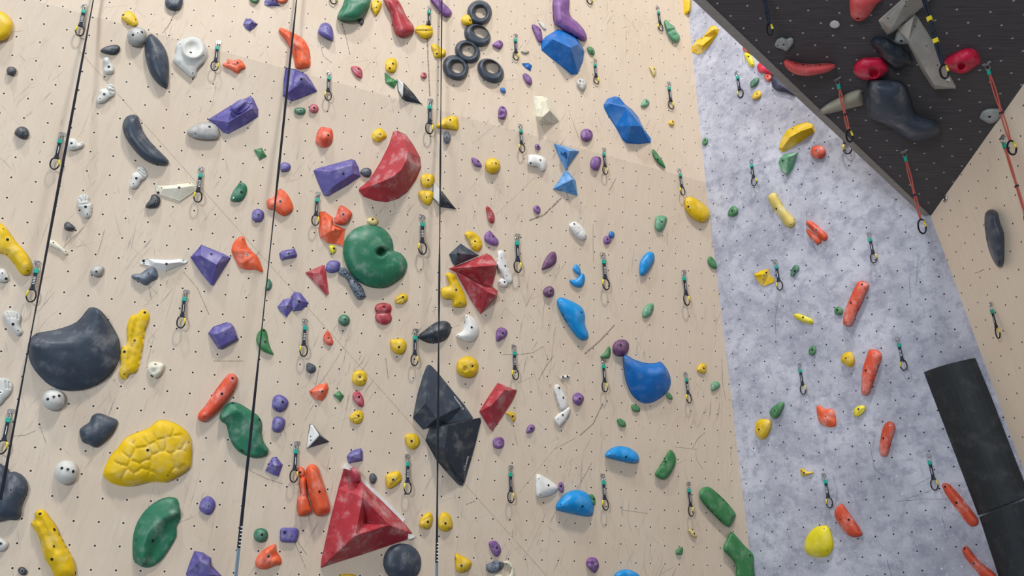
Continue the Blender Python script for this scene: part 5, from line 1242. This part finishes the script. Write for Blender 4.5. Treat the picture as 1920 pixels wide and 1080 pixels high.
# ------------------------------------------------------------------ hanging webbing straps
def interp(keys, y):
    for (a, wa), (b, wb) in zip(keys, keys[1:]):
        if a <= y <= b: return wa + (wb - wa) * (y - a) / (b - a)
    return keys[0][1] if y < keys[0][0] else keys[-1][1]
def strap(top, h, foot, keys, label, grey_from=None):
    A_ = at(*top, h, plane_of(*top))
    # vertical line through A_, leaned so that it passes the foot pixel
    d = Vector(((foot[0] - 960) / F, (540 - foot[1]) / F, -1)); ray = C2W @ d
    t = max(.1, (Vector((A_.x, A_.y, 0)) - Vector((CAM.x, CAM.y, 0))).dot(Vector((ray.x, ray.y, 0))) / (ray.x ** 2 + ray.y ** 2))
    B_ = CAM + ray * t
    ax = (B_ - A_)
    n = 110
    up_ext = -ax.normalized() * 1.5
    pts, wid = [], []
    for i in range(n + 1):
        p = A_.lerp(B_, i / n * 1.06)
        q = to_px(p)
        pts.append(p); wid.append((q.y, interp(keys, q.y)))
    pts = [A_ + up_ext] + pts; wid = [(-300, keys[0][1])] + wid
    dpt = -(C2W.transposed() @ (A_ - CAM)).z
    dep = lambda p: -(C2W.transposed() @ (p - CAM)).z
    WM = 8.2 / F * dep(B_)
    root = bpy.data.objects.new('webbing_strap', None); link(root); root.location = A_
    tdir = ax.normalized()
    view = (A_ - CAM).normalized()
    sx = tdir.cross(view).normalized()
    def ribbon(rng, mat, name, wk=1.0, th=.0025):
        vs, fs = [], []
        for c, i in enumerate(rng):
            ang = math.asin(min(1, max(.1, wid[i][1] * .74 / 8.2)))
            vd = (pts[i] - CAM).normalized(); sx_ = tdir.cross(vd).normalized(); sy_ = sx_.cross(tdir)
            a = sx_ * math.sin(ang) + sy_ * math.cos(ang); b = a.cross(tdir)
            for u_, v_ in ((-1, -1), (1, -1), (1, 1), (-1, 1)):
                vs.append(pts[i] + a * u_ * 4.1 / F * dep(pts[i]) * wk + b * v_ * th - A_)
            if c:
                k = c * 4
                for j in range(4): fs.append([k - 4 + j, k - 4 + (j + 1) % 4, k + (j + 1) % 4, k + j])
        fs.append([0, 1, 2, 3]); k = len(vs) - 4; fs.append([k + 3, k + 2, k + 1, k])
        return mesh_obj(name, vs, fs, mat, root)
    N_ = len(pts)
    if grey_from:
        cut = next((i for i in range(N_) if wid[i][0] > grey_from), N_ - 1)
        ribbon(range(0, cut + 1), WEB, 'webbing')
        st = max(1, cut - 4)
        vs, fs = [], []
        g_ = ribbon(range(cut, N_), BLUEW, 'lower_tape', .8, .006); g_['label'] = 'grey-blue lower tape'
        segs = []
        for k_ in range(6):
            p = pts[cut] - tdir * (.03 + k_ * .03) - A_
            x_ = sx * WM * .4; y_ = -view * .006
            v = [p - x_ + y_, p + x_ + y_, p + x_ + y_ + tdir * .006, p - x_ + y_ + tdir * .006, p - x_ + y_ * 1.5, p + x_ + y_ * 1.5, p + x_ + y_ * 1.5 + tdir * .006, p - x_ + y_ * 1.5 + tdir * .006]
            segs.append((v, [[3, 2, 1, 0], [4, 5, 6, 7], [0, 1, 5, 4], [1, 2, 6, 5], [2, 3, 7, 6], [3, 0, 4, 7]]))
        mesh_obj('stitching', *join(*segs), PRINT, root)
    else:
        ribbon(range(0, N_), WEB, 'webbing')
    tag(root, label, 'strap', 'black webbing straps hanging in front of the wall')
strap((175, 0), .12, (13, 870), [(0, 1.8), (40, 2), (100, 4), (200, 5), (300, 5.5), (400, 5.4), (500, 4), (600, 1.8), (700, 2.2), (780, 4), (830, 4), (900, 7), (1000, 8)], 'black hanging strap nearest the charcoal shield, first of three')
strap((556, 0), .12, (442, 1080), [(0, 1.8), (60, 4), (150, 5), (250, 5), (330, 5), (400, 2.4), (450, 1.7), (540, 1.6), (640, 2), (720, 5), (800, 6), (860, 6), (960, 7), (1080, 8)], 'black hanging strap crossing the green wave hold, middle of three', 1022)
strap((828.5, 0), .12, (818.5, 1080), [(0, 2.5), (100, 2.2), (200, 1.3), (300, 4), (400, 2), (450, 1.4), (500, 4), (560, 4.5), (600, 3), (640, 2), (700, 4), (780, 5), (830, 5), (900, 2.5), (960, 3.5), (1080, 7)], 'black hanging strap crossing the black pointed volumes, last of three', 1045)
